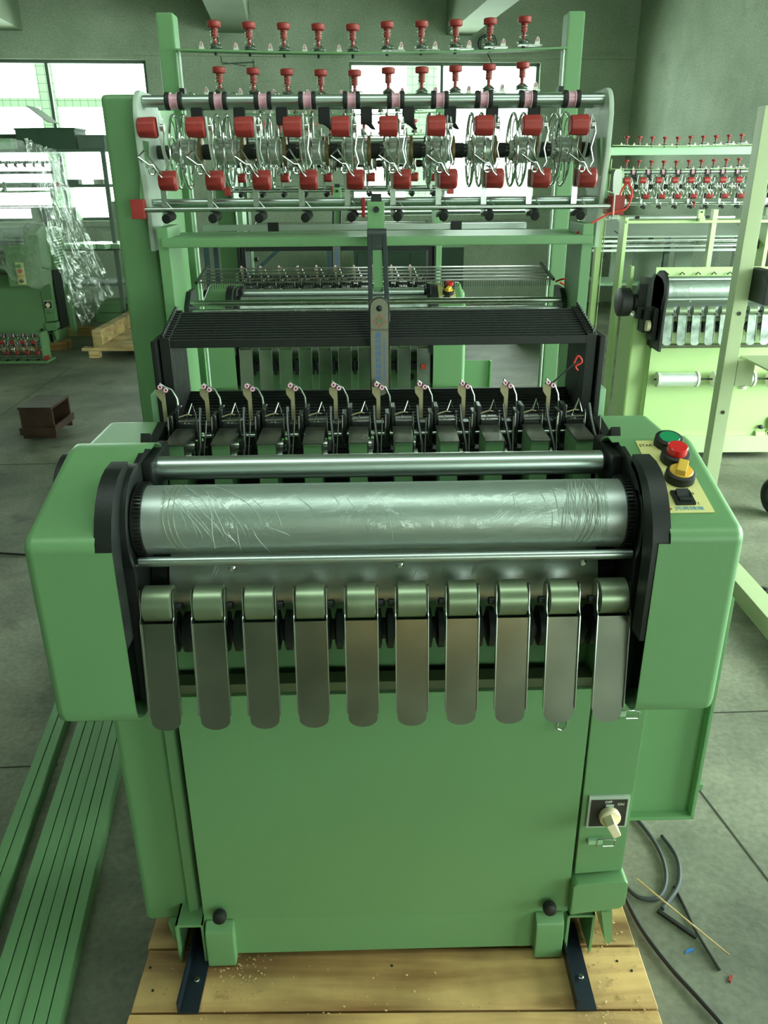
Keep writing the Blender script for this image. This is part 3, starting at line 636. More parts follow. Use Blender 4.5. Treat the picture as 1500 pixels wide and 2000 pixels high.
    rb = MB().xcyl(-0.482, 0.515, 0.645, 1.597, 0.0085, 16).build('stop_bar', 'brushed', T)
    MB().xcyl(-0.512, 0.53, 0.60, 1.585, 0.0052, 12).build('feeler_rod', 'steel', T)
    for x in (-0.506, 0.520, -0.027): MB().box(x - (0.014 if abs(x) > .1 else .004), x + (0.014 if abs(x) > .1 else .004), 0.592, 0.66, 1.567, 1.606).build('rod_end_cap', 'red', T, bevel=0.002)
    MB().xcyl(-0.49, 0.49, 0.74, 1.70, 0.0145, 20).build('feed_shaft', 'darksteel', T)
    for s, xa in ((-1, -0.495), (1, 0.484)):
        pts = [(0.625, 1.53)] + [(0.60, 1.70), (0.60, 1.765)] + arc(0.655, 1.763, 0.053, 170, 95, 6) + arc(0.76, 1.762, 0.053, 85, 0, 6) + [(0.80, 1.68), (0.72, 1.60), (0.70, 1.53)]
        MB().prism(pts, 'yz', xa, xa + 0.011).build('feed_end_plate', 'plate_grey', T, bevel=0.003)
        MB().box(xa + 0.002 - 0.004, xa + 0.010, 0.615, 0.64, 1.60, 1.72, rot=RY(-8 if s > 0 else 8)).build('end_strut', 'green', T, bevel=0.001)
        MB().box(xa + 0.001, xa + 0.010, 0.62, 0.72, 1.50, 1.56).build('plate_foot', 'plate_grey', T)
    # ---- ten yarn-feed units
    ey = MB().lathe([(0, 0.0165), (0.0022, 0.0165), (0.0022, 0.0135), (0.0145, 0.0135), (0.0145, 0.0165), (0.0167, 0.0165)], (-0.426, 0.65, 1.795), (1, 0, 0), 28).build('yarn_bobbin_ring', 'pink', T)
    MB().lathe([(0, 0.0165), (0.005, 0.0175), (0.009, 0.0165)], (-0.436, 0.65, 1.795), (1, 0, 0), 24).lathe([(0, 0.0165), (0.005, 0.0175), (0.009, 0.0165)], (-0.409, 0.65, 1.795), (1, 0, 0), 24).build('ring_clamp', 'rubber', ey)
    repeat(ey, [(0.0925 * i, 0, 0) for i in range(1, 10)])
    bc = MB().box(-0.400, -0.374, 0.722, 0.742, 1.755, 1.803).prism([(-0.398, 1.757), (-0.376, 1.757), (-0.366, 1.742), (-0.376, 1.744), (-0.386, 1.752)], 'xz', 0.72, 0.74).build('spring_clamp', 'rubber', T, bevel=0.002, seg=1)
    MB().ring((-0.400, 0.75, 1.81), (0.3, 1, 0), 0.009, 0.0012, 14, 5).build('clamp_spring', 'steel', bc)
    repeat(bc, [(0.0925 * i, 0, 0) for i in range(1, 9)])
    # presser with knurled red rollers
    def red_roller(name, x0, y, z, flip, par):
        pr = [(0, 0.0165), (0.002, 0.0190), (0.030, 0.0205), (0.036, 0.0200), (0.038, 0.0170)]
        if flip: pr = [(0, 0.0175), (0.002, 0.0195), (0.033, 0.0205), (0.037, 0.0165)]
        n = 32; b = MB(); vs = []; fs = []
        for t, r in pr:
            for i in range(n):
                a = 2 * PI * i / n; rr = r * (1.0 if i % 4 else 0.915); vs.append((x0 + t, y + rr * math.cos(a), z + rr * math.sin(a)))
        for k in range(len(pr) - 1):
            for i in range(n): fs.append((k * n + i, k * n + (i + 1) % n, (k + 1) * n + (i + 1) % n, (k + 1) * n + i))
        fs += [tuple(range(n)), tuple((len(pr) - 1) * n + i for i in range(n))]
        b.add(vs, fs); return b.build(name, 'red', par)
    X = -0.467
    pz = MB().prism([(0.588, 1.762), (0.604, 1.764), (0.613, 1.745), (0.622, 1.705), (0.66, 1.665), (0.668, 1.64), (0.66, 1.634), (0.648, 1.655), (0.612, 1.692), (0.598, 1.72)], 'yz', X + 0.022, X + 0.0235).build('presser_lever', 'hub', T, bevel=0.0008, seg=1)
    MB().tube([(X + 0.030, 0.60, 1.76), (X + 0.034, 0.592, 1.73), (X + 0.029, 0.60, 1.70), (X + 0.036, 0.60, 1.675), (X + 0.025, 0.60, 1.655)], 0.0017).xcyl(X + 0.026, X + 0.034, 0.60, 1.743, 0.007, 12).build('presser_link', 'chrome', pz)
    red_roller('presser_roller', X - 0.019, 0.60, 1.743, False, pz)
    MB().tube([(X - 0.006, 0.575, 1.700), (X + 0.004, 0.572, 1.684), (X + 0.016, 0.572, 1.668), (X + 0.026, 0.572, 1.655)], 0.0017).tube([(X - 0.006, 0.575, 1.700), (X - 0.021, 0.577, 1.688), (X + 0.002, 0.573, 1.672), (X + 0.010, 0.572, 1.672), (X + 0.019, 0.570, 1.655), (X + 0.026, 0.568, 1.648)], 0.0020).ring((X + 0.006, 0.573, 1.660), (0.2, -1, 0.1), 0.0062, 0.0019, 16, 6).tube([(X - 0.021, 0.577, 1.688), (X - 0.012, 0.577, 1.676)], 0.0015).build('torsion_spring', 'chrome', pz)
    repeat(pz, [(0.0989 * i, 0, 0) for i in range(1, 10)])
    XB = -0.440
    lf = MB().box(XB - 0.020, XB - 0.008, 0.622, 0.624, 1.565, 1.66).build('feeler_lever', 'steel', T)
    red_roller('feeler_roller', XB - 0.014, 0.60, 1.642, True, lf)
    MB().tube([(XB + 0.002, 0.60, 1.592), (XB - 0.004, 0.595, 1.60), (XB + 0.006, 0.597, 1.588)], 0.0012).build('feeler_hook', 'chrome', lf)
    MB().cyl((XB - 0.006, 0.585, 1.567), (XB - 0.0, 0.62, 1.572), 0.0095, 18).cyl((XB - 0.0065, 0.583, 1.5665), (XB - 0.006, 0.586, 1.567), 0.005, 12).build('rubber_stop', 'rubber', lf)
    repeat(lf, [(0.0983 * i, 0, 0) for i in range(1, 10)])
    # feed wheels: two wire-spoked rims, hub, bronze gear
    XD = -0.433
    hb = MB().lathe([(0, 0.018), (0.002, 0.020), (0.012, 0.020), (0.012, 0.026), (0.05, 0.026), (0.052, 0.022), (0.060, 0.022)], (XD - 0.016, 0.74, 1.70), (1, 0, 0), 28)
    for k in range(8):
        q = Matrix.Rotation(2 * PI * k / 8, 3, 'X'); p = Vector((XD + 0.01, 0.74, 1.70)) + q @ Vector((0, 0, 0.0265))
        hb.box(p.x - 0.018, p.x + 0.02, p.y - 0.003, p.y + 0.003, p.z - 0.0012, p.z + 0.0012, rot=q)
    hub = hb.build('feed_wheel_hub', 'hub', T)
    for kk, dx in enumerate((-0.008, 0.014)):
        rm = MB().ring((XD + dx, 0.74, 1.70), (1, 0, 0), 0.0745, 0.0032, 48, 8)
        for k in range(8):
            a0 = 2 * PI * k / 8; pts = []
            for i in range(5):
                t = i / 4; r_ = lerp(0.024, 0.073, t); a = a0 + 0.5 * t * t
                pts.append((XD + dx, 0.74 + r_ * math.cos(a), 1.70 + r_ * math.sin(a)))
            rm.tube(pts, 0.0017, 5)
        rm.build('feed_wheel_rim', 'chrome', hub)
    MB().lathe([(0, 0.028), (0.001, 0.031), (0.007, 0.031), (0.008, 0.028)], (XD + 0.042, 0.74, 1.70), (1, 0, 0), 40).build('bronze_gear', 'brass', hub)
    MB().lathe([(0, 0.016), (0.018, 0.016)], (XD + 0.052, 0.74, 1.70), (1, 0, 0), 16).build('shaft_spacer', 'rubber', hub)
    MB().tube([(XD + 0.03, 0.70, 1.74), (XD + 0.034, 0.68, 1.73), (XD + 0.03, 0.675, 1.70), (XD + 0.038, 0.68, 1.67), (XD + 0.03, 0.69, 1.655)], 0.0020).box(XD + 0.028, XD + 0.036, 0.70, 0.715, 1.73, 1.745).build('wheel_bracket', 'steel', hub)
    repeat(hub, [(0.0938 * i, 0, 0) for i in range(1, 10)])
    # ---- thread tensioners: two rows of ten red knobs on plates
    def tens_bar(z, y, sag, bar):
        pts = [(lerp(-0.475, 0.475, i / 24), y, z - sag * math.sin(PI * i / 24)) for i in range(25)]
        b = MB()
        for i in range(24):
            (xa, _, za), (xb, _, zb_) = pts[i], pts[i + 1]
            b.add([(xa, y - 0.018, za), (xb, y - 0.018, zb_), (xb, y + 0.018, zb_), (xa, y + 0.018, za), (xa, y - 0.018, za - 0.004), (xb, y - 0.018, zb_ - 0.004), (xb, y + 0.018, zb_ - 0.004), (xa, y + 0.018, za - 0.004)],
                  [(0, 1, 2, 3), (4, 7, 6, 5), (0, 4, 5, 1), (3, 2, 6, 7)])
        b.build('tension_bar', bar, T)
    def tensioner(x, y, z, side):
        kn = MB().lathe([(0, 0.0042), (0.012, 0.0042), (0.013, 0.0078), (0.031, 0.0078), (0.0315, 0.0085), (0.033, 0.0155), (0.035, 0.0165), (0.044, 0.0165), (0.046, 0.014)], (0, 0, 0), (0, 0, 1), 24).build('tension_knob', 'red', T)
        dk = MB().lathe([(0, 0.013), (0.002, 0.0165), (0.004, 0.012), (0.006, 0.0165), (0.0085, 0.013), (0.012, 0.009), (0.014, 0.005)], (0, 0, -0.0135), (0, 0, 1), 24).box(-0.018 if side < 0 else -0.012, 0.012 if side < 0 else 0.018, -0.012, 0.012, -0.0155, -0.0135)
        dk.box(*sorted((side * 0.012, side * 0.044)), -0.012, 0.012, -0.0165, -0.0145)
        dk.build('tension_discs', 'steel', kn)
        hel = [(0.0095 * math.cos(a), 0.0095 * math.sin(a), 0.0 + 0.027 * a / (8 * PI)) for a in [PI / 5 * i for i in range(41)]]
        MB().tube(hel, 0.0007, 4).build('spring', 'chrome', kn)
        MB().prism([(side * 0.026, -0.0145), (side * 0.040, -0.0145), (side * 0.038, 0.0), (side * 0.034, 0.004), (side * 0.030, 0.0)], 'xz', -0.003, -0.001).build('eyelet_ear', 'white', kn)
        MB().ring((side * 0.034, -0.004, -0.003), (0, 1, 0), 0.003, 0.0014, 12, 5).build('ear_eyelet', 'pink', kn)
        MB().cyl((0, 0, -0.026), (0, 0, -0.0165), 0.004, 10).build('bolt_end', 'black', kn)
        kn.location = (x, y, z); return kn
    tens_bar(1.934, 1.0, 0.009, 'green'); tens_bar(1.835, 0.98, 0.007, 'green')
    for (z, y, pitch, xs) in ((1.952, 1.0, 0.0832, -0.379), (1.853, 0.98, 0.0822, -0.372)):
        a = tensioner(xs, y, z - 0.005, -1); b_ = tensioner(xs + pitch * 5, y, z - 0.008, 1)
        for i in range(1, 5): copy_tree(a, T, (pitch * i, 0, -0.008 * math.sin(PI * i / 9)))
        for i in range(1, 5): copy_tree(b_, T, (pitch * i, 0, 0.010 * (i / 4) ** 1.6))
    # ---- operator's control plate on the right cowl
    up_ = math.atan2(0.0455, 0.157)       # slope of the cowl's upper face
    cm = Matrix.Translation((0.0, -0.177, 1.1785)) @ Matrix.Rotation(up_, 4, 'X')
    def onslope(name, b, mt, par, bev=0):
        o = b.build(name, mt, par, bevel=bev); o.data.transform(cm); return o
    st = onslope('control_sticker', MB().box(0.420, 0.487, 0.028, 0.218, 0.0002, 0.0012), 'sticker', T)
    def ctl(name, x, y, cap, h0, h1, r):
        b = onslope(name, MB().lathe([(0, 0.0215), (0.002, 0.023), (0.014, 0.0225), (0.016, 0.020)], (x, y, 0.001), (0, 0, 1), 32), 'rubber', T)
        onslope('button_cap', MB().lathe([(0, r), (h1 - 0.0015, r), (h1, r - 0.0015)], (x, y, h0), (0, 0, 1), 32), cap, b); return b
    ctl('start_button', 0.470, 0.205, 'greenbtn', 0.012, 0.0055, 0.0175)
    ctl('stop_button', 0.467, 0.160, 'redglass', 0.012, 0.018, 0.0160)
    b = ctl('selector_switch', 0.459, 0.110, 'yellow', 0.012, 0.008, 0.0180)
    onslope('selector_grip', MB().box(0.4515, 0.4665, 0.094, 0.127, 0.018, 0.029, rot=RZ(-26)), 'yellow', b, 0.002)
    rk = onslope('rocker_switch', MB().box(0.434, 0.464, 0.045, 0.077, 0.001, 0.006), 'black', T, 0.001)
    onslope('rocker', MB().prism([(0.049, 0.006), (0.049, 0.009), (0.061, 0.007), (0.073, 0.012), (0.073, 0.006)], 'yz', 0.440, 0.459), 'rubber', rk, 0.0006)
    tx = lambda x, y: cm @ Matrix.Translation((x, y, 0.0014))
    text('sticker_lettering', 'START', 'ink', st, 0.0095, tx(0.436, 0.203))
    text('sticker_lettering', '0', 'ink', st, 0.0085, tx(0.4685, 0.073)); text('sticker_lettering', '1', 'ink', st, 0.0085, tx(0.4695, 0.049))
    text('sticker_maker', '同興精機', 'ltblue', st, 0.0095, tx(0.452, 0.037), sx=1.15)
    MB().lathe([(0, 0.002), (0.0003, 0.002)], tuple(cm @ Vector((0.4235, 0.037, 0.0013))), (0, -0.28, 0.96), 10).build('sticker_mark', 'redink', st)
    return T
M['wrapcrease'] = mat('plastic_crease', (0.55, 0.60, 0.57), 0.2, 0.0, var=0.02, coat=0.6)
M['tan_wrap'] = mat('yellowed_wrap', srgb(138, 134, 110), 0.3, var=0.1, coat=0.4)
loom = make_loom((0.0, 1.22, 0.0), 1.2, 'large mid-green ribbon loom standing on the wooden pallet in the foreground')
#@@WORLD
# ------------------------------------------------------------------ things on the floor near the loom
pal = tag(empty('wooden_pallet', (0, 0, 0)), 'yellow pine pallet under the foreground loom, strewn with sawdust', 'pallet')
ys = [0.80, 0.945, 1.09, 1.235, 1.38, 1.525, 1.67, 1.815, 1.96, 2.105, 2.25]
random.seed(5)
for i in range(len(ys) - 1):
    dx = random.uniform(-0.006, 0.006)
    pl = MB().box(-0.525 + dx, 0.55 + dx, ys[i] + 0.002, ys[i + 1] - 0.003, 0.065, 0.085 + random.uniform(-0.0012, 0.0012)).build('plank', 'pine', pal, bevel=0.002, seg=1)
    for x in (-0.50, -0.485, 0.0, 0.50, 0.52):
        MB().lathe([(0, 0.003), (0.0008, 0.0028)], (x + random.uniform(-.01, .01), ys[i] + random.uniform(0.03, 0.11), 0.0848), (0, 0, 1), 8).build('nail_head', 'darksteel', pl)
for x in (-0.49, 0.0, 0.5):
    MB().box(x - 0.035, x + 0.035, 0.80, 2.25, 0.0, 0.064).build('bearer', 'pine', pal, bevel=0.002, seg=1)
random.seed(8); sd = MB()
for k in range(420):
    g = random.random()
    if g < 0.42: x, y = random.gauss(0.46, 0.05), random.uniform(1.0, 1.30)
    elif g < 0.75: x, y = random.gauss(-0.33, 0.045), random.gauss(1.17, 0.045)
    else: x, y = random.uniform(-0.5, 0.54), random.uniform(1.0, 1.19)
    if not -0.52 < x < 0.545 or y < 0.85: continue
    s = random.uniform(0.0008, 0.0028); q = RZ(random.uniform(0, 180)) @ RX(random.uniform(-20, 20))
    sd.box(x - s, x + s, y - s * 0.5, y + s * 0.5, 0.0863, 0.0868 + s * 0.35, rot=q)
tag(sd.build('sawdust', 'pine_pale'), 'fine pale sawdust scattered over the pallet boards around the loom feet', 'sawdust', kind='stuff')
for s, nm in ((-1, 'black angle-iron skid bolted to the pallet under the left loom foot'), (1, 'black angle-iron skid bolted to the pallet under the right loom foot')):
    xo = -0.405 if s < 0 else 0.403
    a = MB().box(xo - 0.021, xo + 0.021, 1.085, 1.29, 0.0865, 0.091); xe = xo - 0.021 if s < 0 else xo - 0.021
    a.box(xe, xe + 0.004, 1.085, 1.29, 0.091, 0.118)
    o = tag(a.build('angle_iron', 'blueblack'), nm, 'angle iron')
    MB().lathe([(0, 0.0065), (0.003, 0.0065), (0.004, 0.005), (0.007, 0.0048)], (xo + 0.004, 1.155, 0.091), (0, 0, 1), 6).build('bolt', 'steel', o)
# green box-section bars on the floor
def bar_at(x1, i, label):
    p0 = Vector((x1, 0.95, 0)); d = Vector((-0.105, 0.72, 0)).normalized(); L = 2.6
    b = MB(); w2 = 0.0125
    n = Vector((d.y, -d.x, 0))
    # square tube with slotted top
    hs = 0.048 + 0.0015 * (i % 3)
    vs = []
    for t in (0, L):
        for e in (-w2, w2):
            for z in (0.0, hs): vs.append(p0 + d * t + n * e + Vector((0, 0, z)))
    b.add(vs, [(0, 1, 3, 2), (4, 6, 7, 5), (0, 4, 5, 1), (2, 3, 7, 6), (0, 2, 6, 4), (1, 5, 7, 3)])
    o = b.build('steel_bar', 'green', bevel=0.0015)
    return tag(o, label, 'steel bar', 'green steel bars on the floor left of the loom')
names = ['rightmost green steel bar of the bundle on the floor, nearest the pallet', 'second green steel bar from the right in the floor bundle',
         'third green steel bar from the right in the floor bundle', 'fourth green steel bar from the right in the floor bundle',
         'fifth green steel bar from the right in the floor bundle', 'sixth green steel bar of the bundle, just right of the dark gap']
for i in range(6): bar_at(-0.668 - 0.0278 * i, i, names[i])
bar_at(-0.875, 1, 'right bar of the separate pair of green steel bars, just left of the dark gap')
bar_at(-0.903, 2, 'leftmost green steel bar on the floor, outer one of the separate pair')
# cables, sticks and scraps
def wire(name, pts, r, mt, label, cat, n=8, sub=6):
    P = [Vector(p) for p in pts]; out = []
    for k in range(len(P) - 1):
        a, b, c, d = P[max(k - 1, 0)], P[k], P[k + 1], P[min(k + 2, len(P) - 1)]
        for i in range(sub):
            t = i / sub
            out.append(0.5 * ((2 * b) + (c - a) * t + (2 * a - 5 * b + 4 * c - d) * t * t + (3 * b - a - 3 * c + d) * t ** 3))
    out.append(P[-1])
    return tag(MB().tube(out, r, n).build(name, mt), label, cat)
wire('power_cable', [(0.60, 1.95, 0.02), (0.675, 1.74, 0.008), (0.715, 1.60, 0.008), (0.712, 1.50, 0.008), (0.675, 1.43, 0.008), (0.625, 1.425, 0.008), (0.60, 1.455, 0.008), (0.575, 1.50, 0.01)], 0.0055, 'cable', 'grey-black cable looping on the floor below the open side door', 'cable')
wire('cable_offcut', [(0.742, 1.625, 0.007), (0.757, 1.55, 0.007), (0.735, 1.47, 0.007), (0.685, 1.41, 0.007), (0.668, 1.395, 0.007)], 0.0055, 'cable', 'short curved offcut of grey cable beside the looping one', 'cable')
wire('floor_cable', [(0.585, 1.44, 0.008), (0.60, 1.34, 0.008), (0.635, 1.24, 0.008), (0.675, 1.16, 0.008), (0.705, 1.09, 0.008), (0.72, 0.98, 0.008)], 0.0055, 'rubber', 'long black cable running along the pallet\'s right edge to the bottom of the picture', 'cable')
MBs = MB().tube([(0.628, 1.472, 0.019), (0.775, 1.262, 0.0165)], 0.0022, 5); tag(MBs.build('wood_splinter', 'pine_pale'), 'thin pale wooden stick lying across the black strips on the floor', 'stick')
wire('rubber_strip', [(0.72, 1.462, 0.004), (0.725, 1.40, 0.004), (0.728, 1.33, 0.005), (0.745, 1.235, 0.004)], 0.0035, 'rubber', 'long black rubber strip crossing under the pale stick', 'strip', 6, 4)
tag(MB().box(-0.05, 0.05, -0.005, 0.005, 0, 0.007).build('rubber_offcut', 'rubber', None, bevel=0.001, loc=(0.69, 1.355, 0.0), rotz=math.radians(-48)), 'short black rubber offcut beside the pale stick', 'strip')
tag(MB().prism([(-0.014, -0.004), (0.014, -0.002), (0.010, 0.004), (-0.004, 0.003)], 'xy', 0, 0.003).build('blue_scrap', 'blueink', None, loc=(0.695, 1.285, 0), rotz=0.3), 'tiny blue plastic scrap on the concrete at lower right', 'scrap')
tag(MB().prism([(-0.009, -0.003), (0.009, -0.002), (0.008, 0.004), (-0.008, 0.003)], 'xy', 0, 0.004).build('red_scrap', 'red', None, loc=(0.762, 1.215, 0), rotz=0.9), 'tiny red plastic scrap on the concrete at lower right', 'scrap')
wire('black_floor_lead', [(-1.9, 3.42, 0.006), (-1.62, 3.38, 0.006), (-1.45, 3.40, 0.006), (-1.2, 3.36, 0.006)], 0.005, 'rubber', 'thin black lead running across the floor left of the loom', 'cable')
# red wires tied to the loom
def lloc(x, y, z):
    a = math.radians(1.2); return (x * math.cos(a) - y * math.sin(a), 1.22 + x * math.sin(a) + y * math.cos(a), z)
pts = [lloc(0.430, 0.60, 1.525), lloc(0.455, 0.59, 1.545), lloc(0.50, 0.588, 1.57), lloc(0.535, 0.585, 1.58), lloc(0.546, 0.59, 1.61), lloc(0.538, 0.60, 1.63), lloc(0.525, 0.60, 1.612), lloc(0.524, 0.595, 1.58)]
wire('red_wire', pts, 0.0022, 'redwire', 'red wire looped round the right end of the feeler bar', 'wire')
wire('cable_tie', [lloc(0.508, 0.585, 1.61), lloc(0.508, 0.583, 1.585), lloc(0.508, 0.587, 1.563), lloc(0.512, 0.66, 1.56), lloc(0.508, 0.665, 1.61), lloc(0.508, 0.585, 1.61)], 0.0014, 'white', 'white cable tie round the red block at the right end of the feeler bar', 'cable tie')
wire('looped_red_wire', [lloc(0.43, 0.73, 1.413), lloc(0.445, 0.72, 1.420), lloc(0.462, 0.72, 1.415), lloc(0.458, 0.72, 1.404), lloc(0.438, 0.72, 1.412)], 0.0022, 'redwire', 'small red wire loop on the right bracket behind the black harness frames', 'wire')
wire('black_twin_lead', [lloc(0.318, 0.285, 1.262), lloc(0.345, 0.29, 1.285), lloc(0.368, 0.295, 1.305), lloc(0.386, 0.30, 1.315)], 0.0018, 'rubber', 'black lead with a red tip tied to the rightmost yarn guide', 'wire')
wire('red_wire_tip', [lloc(0.376, 0.298, 1.312), lloc(0.384, 0.30, 1.326), lloc(0.392, 0.30, 1.314), lloc(0.380, 0.298, 1.306), lloc(0.385, 0.298, 1.298)], 0.002, 'redwire', 'red wire twisted at the end of the black lead above the weaving heads', 'wire')

# ------------------------------------------------------------------ more looms
KEEP_OUT2 = ()
l2 = copy_tree(loom, None); l2.location = (-0.195, 3.34, 0); l2.rotation_euler.z = math.radians(0.6)
tag(l2, 'second mid-green ribbon loom standing directly behind the foreground one')
for y in (0.12, 0.95): MB().box(-0.53, 0.53, y - 0.05, y + 0.12, 0.0, 0.087).build('skid_timber', 'pine', l2)
MB().box(0.349, 0.368, -0.158, -0.156, 0.925, 0.945, rot=RX(-8)).build('red_patch', 'orangered', l2)  # small orange-red patch on the last chute
pm = {M['green']: M['green_pale'], M['green_light']: M['green_pale'], M['plate_grey']: M['green_pale'], M['chute']: M['tin_soft']}
l3 = copy_tree(loom, None, skip=('end_cover', 'rear_housing', 'control_sticker', 'start_button', 'stop_button', 'selector_switch', 'rocker_switch', 'switch_column', 'side_door', 'gear_cabinet', 'handwheel', 'swing_arm', 'name_plate', 'harness_frame', 'harness_guide', 'roller_guard', 'inner_guard_band', 'weaving_head', 'drop_wires', 'drop_wire_bar', 'head_end_plate', 'left_casing', 'casing_tab'), remap=pm)
l3.location = (1.985, 4.72, -0.0); l3.rotation_euler.z = 0; l3.scale = (1, 1, 0.9)
for ch in l3.children:
    nm = ch.name.split('.')[0]
    if nm == 'tension_knob': ch.location.z += 0.09 if ch.location.z > 1.90 else 0.03
    elif nm in ('eyelet_rod', 'spring_rod', 'stop_bar', 'feeler_rod', 'presser_lever', 'feeler_lever', 'feed_wheel_hub', 'feed_shaft', 'yarn_bobbin_ring', 'rod_end_cap', 'spring_clamp', 'feed_end_plate', 'end_strut', 'plate_foot'): ch.location.z += 0.045
    elif nm == 'tension_bar': ch.location.z += 0.03 if ch.location.z == 0 and max(v.co.z for v in ch.data.vertices) < 1.9 else 0.09
MB().box(0.085, 0.115, 0.56, 0.61, 0.95, 1.60).build('middle_upright', 'cream_frame', l3, bevel=0.002)
MB().box(-0.47, 0.47, 1.02, 1.04, 1.955, 2.01).build('top_crossbeam', 'green_light', l3, bevel=0.003)
tag(l3, 'pale yellow-green ribbon loom on the right with white film spools on its front')
# its own visible extras
e = MB().box(-0.53, 0.53, -0.03, 0.32, 0.05, 0.165).build('base_skirt', 'cream_frame', l3, bevel=0.004)
MB().box(-0.50, -0.392, 0.05, 0.32, 0.165, 0.98).build('side_casing', 'green_pale', l3, bevel=0.02, seg=3)
MB().prism([(-0.16, 0.78), (-0.16, 1.02)] + arc(-0.05, 1.15, 0.12, 190, 20, 12) + [(0.06, 1.0), (0.06, 0.78)], 'yz', -0.40, -0.385).build('end_frame', 'black', l3, bevel=0.002)
MB().box(-0.38, 0.5, 0.10, 0.104, 1.16, 1.27, rot=RX(-12)).build('needle_cover_plate', 'green_pale', l3, bevel=0.001)
for i in range(8):
    MB().tube([(-0.34 + 0.093 * i, 0.088, 1.225), (-0.325 + 0.093 * i, 0.088, 1.24), (-0.31 + 0.093 * i, 0.088, 1.225)], 0.004, 5).build('plate_slot', 'ink', l3)
for x0, r in ((-0.60, 0.085), (-0.52, 0.05)): MB().lathe([(0, r), (0.004, r + 0.005), (0.06, r + 0.005), (0.064, r)], (x0, 0.05, 1.06), (1, 0, 0), 36).build('drive_pulley', 'rubber', l3)
MB().box(-0.47, -0.41, -0.05, 0.15, 0.88, 1.02).box(-0.50, -0.45, 0.0, 0.04, 0.96, 1.18).build('drive_bracket', 'black', l3, bevel=0.004)
MB().lathe([(0, 0.035), (0.02, 0.035)], (-0.44, -0.07, 0.93), (-1, 0, 0), 20).build('cam_wheel', 'ivory', l3)
MB().xcyl(-0.365, 0.48, -0.05, 0.572, 0.006, 12).build('spool_rod', 'darksteel', l3)
for i in range(3):
    x0 = -0.352 + 0.335 * i; sp = MB().lathe([(0, 0.018), (0.0, 0.045), (0.012, 0.047), (0.012, 0.030), (0.235, 0.030), (0.235, 0.047), (0.247, 0.045)], (x0, -0.05, 0.575), (1, 0, 0), 32).build('spool_core', 'white')
    o = tag(sp, ['white flanged film spool on the pale loom\'s front rod, leftmost', 'white flanged film spool on the pale loom\'s front rod, second from left', 'white flanged film spool on the pale loom\'s front rod, right end'][i], 'spool', 'film spools on the pale loom')
    o.name = 'film_spool'; o.location = (1.985, 4.72, -0.06)
    MB().lathe([(0, 0.0405), (0.221, 0.0405)], (x0 + 0.0125, -0.05, 0.575), (1, 0, 0), 32).build('film_roll', 'tin', o)
pm2 = {M['green']: M['green_old'], M['green_light']: M['green_old']}
l4 = copy_tree(loom, None, skip=('rear_upright', 'tension_bar', 'lease_bar', 'drop_wires', 'weaving_head', 'harness_frame', 'presser_lever', 'feeler_lever', 'feed_wheel_hub', 'swing_arm', 'name_plate', 'take_off_chute', 'control_sticker', 'start_button', 'stop_button', 'selector_switch', 'rocker_switch', 'side_door', 'gear_cabinet', 'tension_knob'), remap=pm2)
for y in (0.12, 0.95): MB().box(-0.53, 0.53, y - 0.05, y + 0.12, 0.0, 0.087).build('skid_timber', 'pine', l4)
l4.location = (-3.80, 8.15, 0); l4.rotation_euler.z = math.radians(2)
tag(l4, 'olive-green ribbon loom at far left wrapped in torn clear plastic film')
st = MB().box(0.27, 0.345, -0.215, -0.205, 0.70, 0.90).build('control_strip', 'sticker', l4)
for k, c in enumerate(('greenbtn', 'redglass', 'yellow', 'rubber')): MB().lathe([(0, 0.02), (0.02, 0.018)], (0.308, -0.215, 0.87 - 0.046 * k), (0, -1, 0), 16).build('control_button', c, st)
MB().box(0.18, 0.50, -0.205, 0.05, 0.68, 1.06).build('control_box', 'green_old', l4, bevel=0.006)
for k in range(10): MB().box(0.53, 0.56, 0.10, 0.36, 0.84 + 0.028 * k, 0.848 + 0.028 * k, rot=RY(-25)).build('louvre_slat', 'green_light', l4)
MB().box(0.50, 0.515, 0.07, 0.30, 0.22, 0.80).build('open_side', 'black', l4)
MB().box(0.515, 0.56, 0.32, 0.36, 0.12, 1.12).build('side_post', 'green_old', l4, bevel=0.002)
# plastic film over it
def drape(name, label, loc, fx):
    b = MB(); n, k = 40, 34; vs = []
    random.seed(12)
    for i in range(n + 1):
        for j in range(k + 1): vs.append(fx(i / n, j / k))
    b.add(vs, [(i * (k + 1) + j, (i + 1) * (k + 1) + j, (i + 1) * (k + 1) + j + 1, i * (k + 1) + j + 1) for i in range(n) for j in range(k)])
    return tag(b.build(name, 'film', None, loc=loc, ang=180), label, 'plastic sheet')
from mathutils import noise
def f1(u, v):
    # u: along the top from left-front to right; v: down
    nz = noise.noise(Vector((u * 6, v * 5, 0.3))); n2 = noise.noise(Vector((u * 19, v * 7, 2.3)))
    x = lerp(-4.7, -3.16, u) + 0.03 * nz + (0.12 * v if u > 0.8 else 0); y = lerp(8.3, 8.05, u) - 0.16 * v + 0.05 * nz + 0.02 * n2
    ztop = 1.80 + 0.16 * u + 0.03 * n2; zb = 0.85 - 0.12 * math.sin(u * 9) + 0.1 * nz
    return (x, y - 0.28, lerp(ztop, zb, v) + 0.02 * n2)
drape('plastic_film', 'crumpled clear plastic film hanging over the front of the far left loom', (0, 0, 0), f1)
def f2(u, v):
    nz = noise.noise(Vector((u * 5, v * 4, 5.3))); n2 = noise.noise(Vector((u * 16, v * 12, 7.3)))
    x = lerp(-3.19, -3.12, v) + 0.10 * v * v + 0.06 * nz * v + (0.12 * v * u) + 0.02 * n2; y = lerp(7.85, 8.65, u) - 0.05 * v
    return (x + 0.16 * max(0, v - 0.45) , y, lerp(1.98 - 0.10 * u, 0.30 + 0.25 * u + 0.1 * nz, v) + 0.02 * n2)
